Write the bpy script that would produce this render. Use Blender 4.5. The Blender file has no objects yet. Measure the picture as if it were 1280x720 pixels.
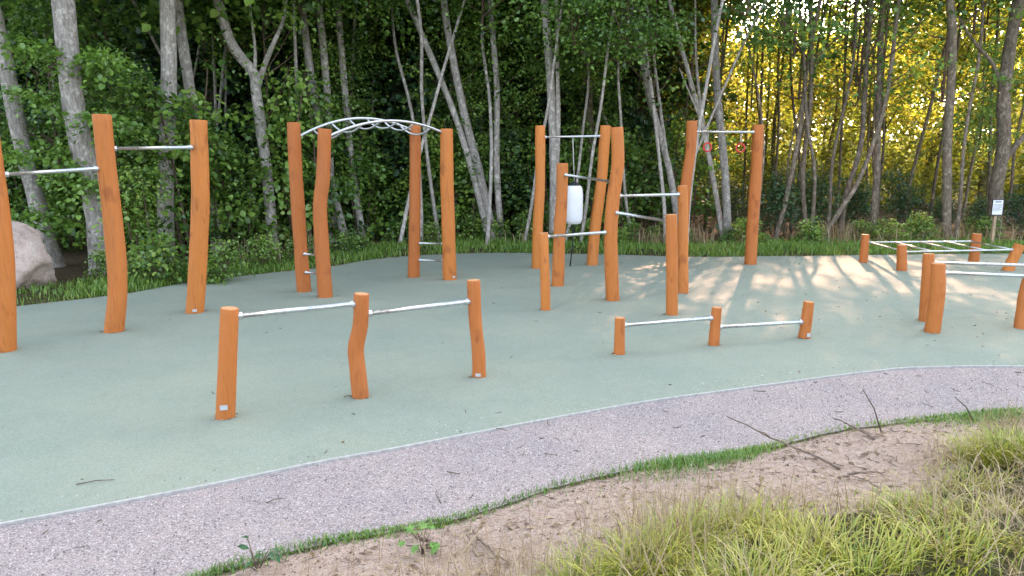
import bpy, bmesh, math, random
import numpy as np
from mathutils import Vector, noise

R = math.radians
random.seed(7)
rng = np.random.default_rng(7)
sc = bpy.context.scene
COL = sc.collection

# ------------------------------------------------------------------ camera
F, HOR, CAMH = 924.0, 195.0, 2.05
TH = math.atan((360 - HOR) / F)
cam = bpy.data.cameras.new('camera'); co = bpy.data.objects.new('camera', cam); COL.objects.link(co)
cam.sensor_width = 36; cam.lens = F / 1280 * 36; cam.clip_end = 2000; cam.clip_start = 0.05
co.location = (0, 0, CAMH); co.rotation_euler = (math.pi / 2 - TH, 0, 0)
sc.camera = co

def ray(u, v):
    a, b = (u - 640) / F, (360 - v) / F
    return a, math.cos(TH) + b * math.sin(TH), -math.sin(TH) + b * math.cos(TH)
def ground(u, v, z=0.0):
    a, b, c = ray(u, v); t = (z - CAMH) / c
    return (a * t, b * t)
def onplane(u, v, y):
    a, b, c = ray(u, v); t = y / b
    return Vector((a * t, y, CAMH + c * t))
def pxm(y):
    return F / y            # pixels per metre at depth y (approx)

# ------------------------------------------------------------------ tagging
def tag(o, label=None, cat=None, group=None, kind=None):
    if label: o['label'] = label
    if cat: o['category'] = cat
    if group: o['group'] = group
    if kind: o['kind'] = kind
    return o
def empty(name, loc, rz=0):
    o = bpy.data.objects.new(name, None); COL.objects.link(o)
    o.location = loc; o.rotation_euler = (0, 0, rz); o.empty_display_size = .2
    return o
def copy_tree(o, parent=None):
    c = o.copy(); COL.objects.link(c); c.parent = parent
    for ch in list(o.children): copy_tree(ch, c)
    return c

# ------------------------------------------------------------------ materials
def mat(name):
    m = bpy.data.materials.new(name); m.use_nodes = True
    nt = m.node_tree; nt.nodes.clear()
    out = nt.nodes.new('ShaderNodeOutputMaterial')
    return m, nt, out
def N(nt, t, **kw):
    n = nt.nodes.new('ShaderNode' + t)
    for k, v in kw.items():
        if k in n.inputs: n.inputs[k].default_value = v
        else: setattr(n, k, v)
    return n
def L(nt, a, b): nt.links.new(a, b)
def ramp(nt, src, stops, interp='LINEAR'):
    r = N(nt, 'ValToRGB'); e = r.color_ramp; e.interpolation = interp
    while len(e.elements) < len(stops): e.elements.new(.5)
    for k, (p, c) in zip(e.elements, stops):
        k.position = p; k.color = (*c, 1) if len(c) == 3 else c
    if src is not None: L(nt, src, r.inputs[0])
    return r.outputs[0]
def mix(nt, fac, a, b, mode='MIX'):
    m = N(nt, 'Mix', data_type='RGBA', blend_type=mode)
    for idx, x in ((0, fac), (6, a), (7, b)):
        if isinstance(x, (int, float)): m.inputs[idx].default_value = x
        elif isinstance(x, tuple): m.inputs[idx].default_value = (*x, 1)
        else: L(nt, x, m.inputs[idx])
    return m.outputs[2]
def math_(nt, op, a, b=None, clamp=False):
    m = N(nt, 'Math', operation=op, use_clamp=clamp)
    for i, x in enumerate((a, b)):
        if x is None: continue
        if isinstance(x, (int, float)): m.inputs[i].default_value = x
        else: L(nt, x, m.inputs[i])
    return m.outputs[0]
def coords(nt, scale=(1, 1, 1), obj=False):
    t = N(nt, 'TexCoord'); mp = N(nt, 'Mapping'); mp.inputs['Scale'].default_value = scale
    if obj: L(nt, t.outputs['Object'], mp.inputs[0])
    else:
        g = N(nt, 'NewGeometry'); L(nt, g.outputs['Position'], mp.inputs[0])
    return mp.outputs[0]
def nz(nt, vec, scale, detail=3, rough=.55, dist=0):
    n = N(nt, 'TexNoise'); L(nt, vec, n.inputs['Vector'])
    n.inputs['Scale'].default_value = scale; n.inputs['Detail'].default_value = detail
    n.inputs['Roughness'].default_value = rough; n.inputs['Distortion'].default_value = dist
    return n.outputs['Fac']
def vor(nt, vec, scale, out='Distance', feature='F1'):
    n = N(nt, 'TexVoronoi', feature=feature); L(nt, vec, n.inputs['Vector'])
    n.inputs['Scale'].default_value = scale
    return n.outputs[out]
def principled(nt, out, col, rough=.8, metal=0, bump=None, bs=.3, bd=.01, spec=.3):
    p = N(nt, 'BsdfPrincipled')
    if isinstance(col, tuple): p.inputs['Base Color'].default_value = (*col, 1)
    else: L(nt, col, p.inputs['Base Color'])
    if isinstance(rough, (int, float)): p.inputs['Roughness'].default_value = rough
    else: L(nt, rough, p.inputs['Roughness'])
    p.inputs['Metallic'].default_value = metal
    p.inputs['Specular IOR Level'].default_value = spec
    if bump is not None:
        b = N(nt, 'Bump'); b.inputs['Strength'].default_value = bs; b.inputs['Distance'].default_value = bd
        L(nt, bump, b.inputs['Height']); L(nt, b.outputs[0], p.inputs['Normal'])
    L(nt, p.outputs[0], out.inputs[0])
    return p

# orange stained robinia wood
def m_wood():
    m, nt, out = mat('orange_wood')
    c = coords(nt, (1, 1, .09), True)
    oi = N(nt, 'ObjectInfo')
    off = N(nt, 'VectorMath', operation='ADD'); L(nt, c, off.inputs[0])
    cb = N(nt, 'CombineXYZ'); L(nt, math_(nt, 'MULTIPLY', oi.outputs['Random'], 40), cb.inputs[0]); L(nt, cb.outputs[0], off.inputs[1])
    v = off.outputs[0]
    g = nz(nt, v, 55, 4, .6, .6)
    g2 = nz(nt, v, 9, 3, .6, .8)
    col = ramp(nt, g, [(.2, (.42, .130, .027)), (.5, (.50, .158, .034)), (.8, (.55, .185, .046))])
    col = mix(nt, math_(nt, 'MULTIPLY', math_(nt, 'SUBTRACT', g2, .45, True), 1.6, True), col, (.40, .15, .055))
    c3 = coords(nt, (1, 1, .5), True)
    kn = nz(nt, c3, 7, 2, .5)
    k = ramp(nt, kn, [(.60, (0, 0, 0)), (.72, (1, 1, 1))])
    col = mix(nt, math_(nt, 'MULTIPLY', k, .5), col, (.20, .050, .012))
    c4 = coords(nt, (1, 1, .03), True); ck = N(nt, 'VectorMath', operation='ADD'); L(nt, c4, ck.inputs[0]); L(nt, cb.outputs[0], ck.inputs[1])
    cr = nz(nt, ck.outputs[0], 34, 2, .5, .3)
    crk = ramp(nt, cr, [(.655, (0, 0, 0)), (.68, (1, 1, 1))])
    col = mix(nt, math_(nt, 'MULTIPLY', crk, .4), col, (.20, .055, .014))
    hs = N(nt, 'HueSaturation'); L(nt, col, hs.inputs['Color'])
    L(nt, math_(nt, 'ADD', .86, math_(nt, 'MULTIPLY', oi.outputs['Random'], .26)), hs.inputs['Value'])
    L(nt, math_(nt, 'ADD', .497, math_(nt, 'MULTIPLY', oi.outputs['Random'], .007)), hs.inputs['Hue'])
    principled(nt, out, hs.outputs[0], .62, 0, g, .5, .006, .35)
    return m
def m_cut():
    m, nt, out = mat('cut_wood_end')
    c = coords(nt, (1, 1, 1), True)
    g = nz(nt, c, 60, 3)
    col = ramp(nt, g, [(.3, (.45, .20, .08)), (.7, (.62, .34, .17))])
    principled(nt, out, col, .8)
    return m
def m_steel():
    m, nt, out = mat('galvanised_steel')
    c = coords(nt, (1, 1, 1), True)
    g = nz(nt, c, 30, 3)
    col = ramp(nt, g, [(.3, (.48, .50, .51)), (.7, (.66, .67, .68))])
    r = ramp(nt, g, [(.3, (.26, .26, .26)), (.7, (.40, .40, .40))])
    principled(nt, out, col, r, .85, None, spec=.5)
    return m
def plain(name, col, rough=.6, metal=0, var=.15, sc_=20):
    m, nt, out = mat(name)
    c = coords(nt, (1, 1, 1), True); g = nz(nt, c, sc_, 3)
    a = tuple(x * (1 - var) for x in col); b = tuple(min(1, x * (1 + var)) for x in col)
    principled(nt, out, ramp(nt, g, [(.3, a), (.7, b)]), rough, metal, g, .15, .004)
    return m
def m_rubber():
    m, nt, out = mat('green_rubber')
    c = coords(nt)
    big = nz(nt, c, .55, 4, .6)
    mid = nz(nt, c, 5, 4, .65)
    fine = vor(nt, c, 170, 'Color')
    sep = N(nt, 'SeparateColor'); L(nt, fine, sep.inputs[0])
    col = ramp(nt, sep.outputs[0], [(.0, (.205, .238, .190)), (.5, (.250, .284, .228)), (1, (.302, .334, .274))])
    col = mix(nt, .75, col, ramp(nt, big, [(.3, (.82, .90, .93)), (.7, (1.12, 1.08, 1.04))]), 'MULTIPLY')
    st2 = nz(nt, c, 1.6, 5, .7, 1.2)
    col = mix(nt, math_(nt, 'MULTIPLY', ramp(nt, st2, [(.52, (0, 0, 0)), (.66, (1, 1, 1))]), .22), col, (.20, .22, .19))
    dust = ramp(nt, mid, [(.50, (0, 0, 0)), (.80, (1, 1, 1))])
    col = mix(nt, math_(nt, 'MULTIPLY', dust, .30), col, (.30, .33, .30))
    # scattered dark specks of bark and leaf litter
    sp = vor(nt, c, 3.2)
    spk = ramp(nt, sp, [(.022, (1, 1, 1)), (.034, (0, 0, 0))])
    col = mix(nt, math_(nt, 'MULTIPLY', spk, .7), col, (.05, .055, .045))
    principled(nt, out, col, .9, 0, sep.outputs[0], .45, .004, .25)
    return m
def m_gravel():
    m, nt, out = mat('crushed_gravel')
    c = coords(nt)
    st = N(nt, 'TexVoronoi'); L(nt, c, st.inputs['Vector']); st.inputs['Scale'].default_value = 150
    sep = N(nt, 'SeparateColor'); L(nt, st.outputs['Color'], sep.inputs[0])
    col = ramp(nt, sep.outputs[0], [(0, (.15, .128, .122)), (.25, (.305, .264, .252)), (.7, (.392, .342, .324)), (.9, (.47, .415, .395)), (1, (.65, .60, .58))])
    big = nz(nt, c, 1.1, 4, .6)
    col = mix(nt, .8, col, ramp(nt, big, [(.3, (.85, .86, .92)), (.7, (1.12, 1.06, 1.04))]), 'MULTIPLY')
    mid = nz(nt, c, 9, 3)
    col = mix(nt, math_(nt, 'MULTIPLY', ramp(nt, mid, [(.50, (0, 0, 0)), (.75, (1, 1, 1))]), .5), col, (.42, .335, .315))
    h = math_(nt, 'SUBTRACT', 1, st.outputs['Distance'])
    principled(nt, out, col, .92, 0, h, .8, .008, .2)
    return m
def m_ground():
    m, nt, out = mat('soil')
    c = coords(nt)
    a = N(nt, 'Attribute', attribute_name='zone')
    sep = N(nt, 'SeparateColor'); L(nt, a.outputs['Color'], sep.inputs[0])
    n1 = nz(nt, c, 3, 5, .65); n2 = nz(nt, c, 22, 4, .65); n3 = nz(nt, c, 90, 3, .6)
    sand = ramp(nt, n2, [(.25, (.33, .235, .185)), (.5, (.55, .42, .345)), (.75, (.64, .515, .44))])
    n4 = nz(nt, c, 7, 5, .7, .5)
    sand = mix(nt, math_(nt, 'MULTIPLY', ramp(nt, n4, [(.50, (0, 0, 0)), (.62, (1, 1, 1))]), .5), sand, (.40, .28, .215))
    sand = mix(nt, math_(nt, 'MULTIPLY', ramp(nt, n3, [(.56, (0, 0, 0)), (.66, (1, 1, 1))]), .6), sand, (.13, .085, .06))
    turf = ramp(nt, n2, [(.3, (.035, .04, .014)), (.55, (.09, .085, .035)), (.75, (.19, .15, .085))])  # dark ramp: shade between grass tufts put into the ground colour
    lit = ramp(nt, n2, [(.3, (.06, .045, .026)), (.6, (.13, .095, .055)), (.8, (.22, .16, .09))])
    w = math_(nt, 'MULTIPLY', math_(nt, 'SUBTRACT', n1, .5), .7)
    fs = ramp(nt, math_(nt, 'ADD', sep.outputs[1], w), [(.35, (0, 0, 0)), (.65, (1, 1, 1))])
    fl = ramp(nt, math_(nt, 'ADD', sep.outputs[2], w), [(.35, (0, 0, 0)), (.65, (1, 1, 1))])
    col = mix(nt, fs, turf, sand); col = mix(nt, fl, col, lit)
    hh = math_(nt, 'ADD', n2, math_(nt, 'MULTIPLY', n3, .5))
    hh = math_(nt, 'ADD', hh, math_(nt, 'MULTIPLY', n4, 1.6))
    principled(nt, out, col, .95, 0, hh, 1.0, .05, .15)
    return m
def m_bark(name, lo, mid_, hi, moss=.25):
    m, nt, out = mat(name)
    c = coords(nt, (1, 1, .28), True)
    oi = N(nt, 'ObjectInfo')
    n1 = nz(nt, c, 26, 5, .7, .4); n2 = nz(nt, c, 5, 3, .6)
    col = ramp(nt, n1, [(.28, lo), (.5, mid_), (.72, hi)])
    c2 = coords(nt, (1, 1, .8), True)
    sp = nz(nt, c2, 11, 4, .7)
    col = mix(nt, math_(nt, 'MULTIPLY', ramp(nt, sp, [(.52, (0, 0, 0)), (.62, (1, 1, 1))]), .55), col, tuple(min(1, x * 1.5) for x in hi))
    col = mix(nt, math_(nt, 'MULTIPLY', ramp(nt, n2, [(.5, (0, 0, 0)), (.7, (1, 1, 1))]), moss), col, (.07, .085, .035))
    hs = N(nt, 'HueSaturation'); L(nt, col, hs.inputs['Color'])
    L(nt, math_(nt, 'ADD', .75, math_(nt, 'MULTIPLY', oi.outputs['Random'], .5)), hs.inputs['Value'])
    principled(nt, out, hs.outputs[0], .95, 0, n1, .7, .02, .15)
    return m
def m_leaf(name, stops, tstops, tfac=.45):
    m, nt, out = mat(name)
    a = N(nt, 'Attribute', attribute_name='rnd')
    oi = N(nt, 'ObjectInfo')
    f = math_(nt, 'ADD', math_(nt, 'MULTIPLY', a.outputs['Fac'], .8), math_(nt, 'MULTIPLY', oi.outputs['Random'], .2))
    col = ramp(nt, f, stops); tcol = ramp(nt, f, tstops)
    d = N(nt, 'BsdfDiffuse'); L(nt, col, d.inputs[0])
    t = N(nt, 'BsdfTranslucent'); L(nt, tcol, t.inputs[0])
    g = N(nt, 'BsdfGlossy'); g.inputs[0].default_value = (.9, .95, 1, 1); g.inputs['Roughness'].default_value = .45
    m1 = N(nt, 'MixShader'); m1.inputs[0].default_value = tfac; L(nt, d.outputs[0], m1.inputs[1]); L(nt, t.outputs[0], m1.inputs[2])
    m2 = N(nt, 'MixShader'); m2.inputs[0].default_value = .05; L(nt, m1.outputs[0], m2.inputs[1]); L(nt, g.outputs[0], m2.inputs[2])
    L(nt, m2.outputs[0], out.inputs[0])
    return m

M = dict(
    wood=m_wood(), cut=m_cut(), steel=m_steel(), rubber=m_rubber(), gravel=m_gravel(), soil=m_ground(),
    bark=m_bark('grey_bark', (.16, .138, .12), (.34, .305, .275), (.50, .46, .42), .15),
    shadebark=m_bark('shaded_bark', (.06, .046, .036), (.15, .118, .09), (.26, .21, .165), .3),  # darker copy of the grey bark, shade of backlit trunks put into the colour
    twig=plain('twig_bark', (.13, .09, .065), .9, 0, .4, 40),
    dry=plain('dead_wood', (.20, .15, .115), .9, 0, .4, 40),
    kerb=plain('pale_kerb', (.40, .39, .37), .85, 0, .2, 25),
    white=plain('white_vinyl', (.74, .75, .78), .45, 0, .05, 6),
    black=plain('black_webbing', (.02, .022, .025), .6, 0, .2, 30),
    red=plain('red_coating', (.55, .06, .05), .45, 0, .1, 30),
    rope=plain('pale_rope', (.42, .40, .37), .8, 0, .2, 60),
    plate=plain('aluminium_plate', (.55, .55, .56), .4, .3, .1, 30),
    ink=plain('printed_ink', (.25, .28, .34), .7, 0, .1, 30),
    signpost=plain('weathered_timber', (.40, .29, .19), .8, 0, .25, 18),
    leaf=m_leaf('green_leaves', [(0, (.018, .055, .014)), (.30, (.080, .170, .028)), (.6, (.20, .35, .05)), (.90, (.34, .48, .08)), (1, (.46, .40, .07))],
                [(0, (.03, .07, .012)), (.45, (.10, .20, .025)), (.8, (.20, .33, .04)), (1, (.42, .40, .05))], .40),
    dleaf=m_leaf('shaded_leaves', [(0, (.012, .036, .018)), (.5, (.040, .10, .038)), (.9, (.12, .21, .06)), (1, (.20, .27, .06))],  # darker copy of the green leaves, the wood's inner shade put into the colour
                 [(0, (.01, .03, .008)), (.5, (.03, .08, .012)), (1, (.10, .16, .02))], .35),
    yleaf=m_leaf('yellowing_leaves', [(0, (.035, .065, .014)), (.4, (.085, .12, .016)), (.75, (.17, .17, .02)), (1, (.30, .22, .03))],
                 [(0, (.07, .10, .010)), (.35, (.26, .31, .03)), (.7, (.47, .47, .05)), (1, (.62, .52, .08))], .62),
    olive=m_leaf('olive_leaves', [(0, (.03, .065, .016)), (.5, (.09, .15, .026)), (1, (.19, .23, .04))], [(0, (.07, .10, .008)), (.5, (.26, .30, .02)), (1, (.46, .44, .04))], .55),
    grass=m_leaf('green_grass', [(0, (.06, .16, .022)), (.5, (.17, .32, .04)), (1, (.38, .46, .06))],
                 [(0, (.05, .12, .015)), (.5, (.12, .22, .03)), (1, (.25, .30, .04))], .35),
    mgrass=m_leaf('meadow_grass', [(0, (.12, .20, .02)), (.35, (.33, .38, .035)), (.7, (.57, .51, .07)), (1, (.68, .54, .22))],  # yellow and brightness raised in place of sunlight on the bank
                  [(0, (.08, .15, .02)), (.5, (.22, .26, .03)), (1, (.5, .4, .15))], .30),
    straw=m_leaf('dry_straw', [(0, (.22, .15, .07)), (.5, (.36, .26, .13)), (1, (.52, .41, .25))],
                 [(0, (.25, .18, .08)), (1, (.5, .4, .2))], .25),
    litter=m_leaf('fallen_leaves', [(0, (.08, .045, .02)), (.5, (.22, .14, .06)), (1, (.55, .45, .30))],
                  [(0, (.1, .06, .02)), (1, (.4, .3, .1))], .15),
)
def m_granite():
    m, nt, out = mat('pink_granite')
    c = coords(nt, (1, 1, 1), True)
    n1 = nz(nt, c, 3, 5, .65); n2 = nz(nt, c, 45, 3, .7); n3 = nz(nt, c, 9, 4, .7, 1.0)
    col = ramp(nt, n1, [(.3, (.36, .27, .23)), (.5, (.57, .46, .405)), (.75, (.69, .60, .54))])
    col = mix(nt, .5, col, ramp(nt, n2, [(.3, (.6, .58, .58)), (.7, (1.3, 1.25, 1.25))]), 'MULTIPLY')
    col = mix(nt, math_(nt, 'MULTIPLY', ramp(nt, n3, [(.55, (0, 0, 0)), (.62, (1, 1, 1))]), .35), col, (.20, .14, .13))
    principled(nt, out, col, .85, 0, math_(nt, 'ADD', n3, n2), .6, .03, .3)
    return m
M['granite'] = m_granite(); M['fresh'] = plain('fresh_green_leaf', (.13, .26, .05), .5, 0, .3, 25); M['weed'] = plain('dark_green_leaf', (.035, .10, .035), .45, 0, .3, 25)

# ------------------------------------------------------------------ mesh helpers
def link_mesh(name, me, parent=None, loc=(0, 0, 0)):
    o = bpy.data.objects.new(name, me); COL.objects.link(o); o.location = loc
    if parent is not None: o.parent = parent
    return o
def mesh_from(name, V, Fc, mats, smooth=True, midx=None):
    me = bpy.data.meshes.new(name)
    me.from_pydata([tuple(v) for v in V], [], Fc)
    for x in (mats if isinstance(mats, (list, tuple)) else [mats]): me.materials.append(x)
    if smooth: me.polygons.foreach_set('use_smooth', [True] * len(me.polygons))
    if midx is not None: me.polygons.foreach_set('material_index', midx)
    me.update()
    return me
def frames(P):
    T = []
    for i in range(len(P)):
        a = P[max(0, i - 1)]; b = P[min(len(P) - 1, i + 1)]
        T.append((b - a).normalized())
    up = Vector((0, 0, 1)) if abs(T[0].z) < .9 else Vector((0, 1, 0))
    n = T[0].cross(up).normalized(); out = []
    for t in T:
        n = (n - t * n.dot(t)).normalized()
        out.append((t, n, t.cross(n)))
    return out
def tube(V, Fc, P, rad, sides=8, cap=True, wob=0, seed=0):
    P = [Vector(p) for p in P]
    if isinstance(rad, (int, float)): rad = [rad] * len(P)
    fr = frames(P); b0 = len(V)
    for i, (p, r) in enumerate(zip(P, rad)):
        t, n, b = fr[i]
        for k in range(sides):
            a = 2 * math.pi * k / sides
            d = n * math.cos(a) + b * math.sin(a)
            rr = r
            if wob: rr = r * (1 + wob * noise.noise(Vector((d.x * 1.3 + seed, d.y * 1.3, p.z * 2.2 + d.z))))
            V.append(p + d * rr)
    for i in range(len(P) - 1):
        for k in range(sides):
            a = b0 + i * sides + k; c = b0 + i * sides + (k + 1) % sides
            Fc.append((a, c, c + sides, a + sides))
    if cap:
        Fc.append(tuple(range(b0 + sides - 1, b0 - 1, -1)))
        e = b0 + (len(P) - 1) * sides
        Fc.append(tuple(range(e, e + sides)))
def catmull(P, n):
    P = [Vector(p) for p in P]
    if len(P) == 2: return [P[0].lerp(P[1], i / n) for i in range(n + 1)]
    Q = [P[0] * 2 - P[1]] + P + [P[-1] * 2 - P[-2]]
    out = []; seg = len(P) - 1
    for i in range(n + 1):
        s = i / n * seg; k = min(int(s), seg - 1); t = s - k
        a, b, c, d = Q[k:k + 4]
        out.append(.5 * ((2 * b) + (c - a) * t + (2 * a - 5 * b + 4 * c - d) * t * t + (3 * b - a - 3 * c + d) * t ** 3))
    return out
def fast_tris(name, V, T, m, rnd=None):
    """V (n,3), T (k,3) arrays; rnd per face"""
    me = bpy.data.meshes.new(name)
    me.vertices.add(len(V)); me.vertices.foreach_set('co', np.asarray(V, np.float32).ravel())
    k = len(T)
    me.loops.add(k * 3); me.loops.foreach_set('vertex_index', np.asarray(T, np.int32).ravel())
    me.polygons.add(k); me.polygons.foreach_set('loop_start', np.arange(0, 3 * k, 3, dtype=np.int32))
    me.materials.append(m)
    if rnd is not None:
        at = me.attributes.new('rnd', 'FLOAT', 'FACE'); at.data.foreach_set('value', np.asarray(rnd, np.float32))
    me.update(calc_edges=True); me.validate()
    return me
def norm(a): return a / np.maximum(np.linalg.norm(a, axis=1, keepdims=True), 1e-9)
def leaf_arrays(P, D, Nn, S, rnd, wid=.42):
    n = len(P)
    D = norm(D); side = norm(np.cross(D, Nn)); Nn = np.cross(side, D)
    S = S[:, None]; q = lambda d, w, u: P + D * S * d + side * S * w + Nn * S * u
    V = np.stack([P, q(.28, wid * .85, .07), q(.66, wid * .78, .05), q(1, 0, -.12), q(.66, -wid * .78, .05), q(.28, -wid * .85, .07)], 1).reshape(-1, 3)
    i = np.arange(n) * 6
    T = np.stack([np.stack([i, i + j, i + j + 1], 1) for j in (1, 2, 3, 4)], 1).reshape(-1, 3)
    return V, T, np.repeat(rnd, 4)

# ------------------------------------------------------------------ outlines (read off the photo, then laid on the ground)
PAD_BACK = [(-420, 445), (-150, 408), (0, 386), (19, 383), (156, 367), (236, 353), (320, 343), (413, 333), (460, 325), (511, 320),
            (570, 317), (640, 316), (760, 318), (870, 321), (960, 320), (1000, 320), (1130, 318), (1280, 317), (1500, 320), (1750, 330)]
KERB = [(-700, 770), (-250, 700), (0, 655), (250, 608), (400, 577), (500, 559), (650, 530), (800, 503), (900, 489), (1033, 471),
        (1090, 464), (1150, 459), (1280, 458), (1500, 466), (1800, 490)]
EDGE = [(-600, 1000), (-60, 830), (120, 768), (273, 713), (400, 678), (490, 662), (576, 645), (650, 622), (712, 602), (810, 581), (890, 571), (955, 560),
        (1018, 543), (1072, 533), (1189, 520), (1280, 512), (1450, 505), (1800, 500)]
def smooth2(P, n):
    return np.array([(v.x, v.y) for v in catmull([Vector((x, y, 0)) for x, y in P], n)])
back = smooth2([ground(*p) for p in PAD_BACK], 90)
kerb = smooth2([ground(*p) for p in KERB], 110)
edge = smooth2([ground(*p) for p in EDGE], 110)
def poly_y(poly, x):            # y of an outline at x
    o = np.argsort(poly[:, 0]); return np.interp(x, poly[o, 0], poly[o, 1])
def seg_dist(P, poly):
    P = np.atleast_2d(P); best = np.full(len(P), 1e9)
    for a, b in zip(poly[:-1], poly[1:]):
        ab = b - a; t = np.clip(((P - a) @ ab) / (ab @ ab + 1e-12), 0, 1)
        d = np.hypot(*(P - (a + t[:, None] * ab)).T); best = np.minimum(best, d)
    return best
def vnoise(x, y, s, seed=0):
    return np.array([noise.noise(Vector((a * s + seed, b * s, seed * .37))) for a, b in zip(x, y)])
def height(P):
    """ground height: flat under the pad and path, a low bank on the near side, forest floor beyond"""
    P = np.atleast_2d(np.asarray(P, float)); x, y = P[:, 0], P[:, 1]
    near = y < poly_y(edge, x); d = seg_dist(P, edge)
    s = np.clip(d / 2.6, 0, 1); bank = .43 * s * s * (3 - 2 * s)
    n = vnoise(x, y, 1.1, 3) * .06 + vnoise(x, y, 3.6, 9) * .035
    z = np.where(near, bank + n * np.clip(d / .5, 0, 1) - .012 + .018 * np.clip(d / .16, 0, 1), -.02)
    far = y > poly_y(back, x); db = seg_dist(P, back)
    z = np.where(far, np.clip(db / .6, 0, 1) * .07 - .02 + vnoise(x, y, .7, 5) * .05 * np.clip(db / 2, 0, 1), z)
    return z
def on_bank(u, v):
    z = 0
    for _ in range(6):
        x, y = ground(u, v, z); z = float(height([(x, y)])[0])
    return Vector((x, y, z))
GRASS_LINE = [(380, 790), (540, 745), (640, 728), (720, 706), (790, 672), (860, 645), (950, 640), (1080, 622), (1150, 592), (1195, 562), (1280, 548), (1500, 540)]
gline = np.array([tuple(on_bank(*p).xy) for p in GRASS_LINE])

# ------------------------------------------------------------------ setting: ground, pad, path, kerb
def build_ground():
    def ax(lo, hi, fine, a, b, growth=1.35):
        v = list(np.arange(a, b + 1e-6, fine)); s = fine
        while v[-1] < hi: s *= growth; v.append(v[-1] + s)
        s = fine; w = [v[0]]
        while w[-1] > lo: s *= growth; w.append(w[-1] - s)
        return np.array(w[:0:-1] + v)
    xs = ax(-900, 900, .13, -6, 9); ys = np.concatenate([ax(-300, 8, .13, 1.2, 8)[:-1], ax(8, 1400, .35, 8, 22)[0:]])
    ys = np.unique(np.round(ys, 4))
    X, Y = np.meshgrid(xs, ys); P = np.stack([X.ravel(), Y.ravel()], 1)
    Z = height(P)
    me = bpy.data.meshes.new('ground'); nx, ny = len(xs), len(ys)
    idx = np.arange(nx * ny).reshape(ny, nx)
    q = np.stack([idx[:-1, :-1], idx[:-1, 1:], idx[1:, 1:], idx[1:, :-1]], -1).reshape(-1, 4)
    me.vertices.add(nx * ny); me.vertices.foreach_set('co', np.column_stack([P, Z]).astype(np.float32).ravel())
    me.loops.add(q.size); me.loops.foreach_set('vertex_index', q.astype(np.int32).ravel())
    me.polygons.add(len(q)); me.polygons.foreach_set('loop_start', np.arange(0, q.size, 4, dtype=np.int32))
    x, y = P.T
    near = y < poly_y(edge, x); d = seg_dist(P, edge); db = seg_dist(P, back)
    sand = np.where(near, np.clip((d + .08) / .25, 0, 1), 0)
    ing = near & (y < poly_y(gline, x) - .25)
    sand = np.where(ing, .25, sand)
    lit = np.where(y > poly_y(back, x), np.clip((db - 1.1) / .8, 0, 1), 0)
    c = np.column_stack([1 - sand, sand, lit, np.ones_like(sand)]).astype(np.float32)
    a = me.color_attributes.new('zone', 'FLOAT_COLOR', 'POINT'); a.data.foreach_set('color', c.ravel())
    me.materials.append(M['soil']); me.update(calc_edges=True)
    me.polygons.foreach_set('use_smooth', [True] * len(q))
    return tag(link_mesh('ground', me), kind='structure')
build_ground()
def sheet(name, poly, z, thick, m, kind='structure'):
    bm = bmesh.new()
    vs = [bm.verts.new((x, y, z)) for x, y in poly]
    f = bm.faces.new(vs)
    if f.normal.z < 0: f.normal_flip()
    ex = bmesh.ops.extrude_face_region(bm, geom=[f])
    dn = [g for g in ex['geom'] if isinstance(g, bmesh.types.BMVert)]
    bmesh.ops.translate(bm, verts=dn, vec=(0, 0, -thick))
    bmesh.ops.triangulate(bm, faces=[g for g in bm.faces if len(g.verts) > 4])
    bmesh.ops.recalc_face_normals(bm, faces=bm.faces)
    me = bpy.data.meshes.new(name); bm.to_mesh(me); bm.free(); me.materials.append(m)
    o = link_mesh(name, me); tag(o, kind=kind); return o
sheet('rubber_surface', np.vstack([back, kerb[::-1]]), 0.0, .05, M['rubber'])
sheet('gravel_path', np.vstack([kerb, edge[::-1]]) , -.012, .04, M['gravel'])
V, Fc = [], []
for i, (x, y) in enumerate(kerb):
    t = kerb[min(i + 1, len(kerb) - 1)] - kerb[max(i - 1, 0)]; t = t / np.hypot(*t); n = np.array([-t[1], t[0]])
    for a, z in ((-.011, -.05), (-.011, .005), (.011, .005), (.011, -.05)):
        V.append((x + n[0] * a, y + n[1] * a, z))
    if i:
        b = (i - 1) * 4
        for k in range(3): Fc.append((b + k, b + 4 + k, b + 5 + k, b + 1 + k))
tag(link_mesh('kerb', mesh_from('kerb', V, Fc, M['kerb'], False)), kind='structure')

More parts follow.
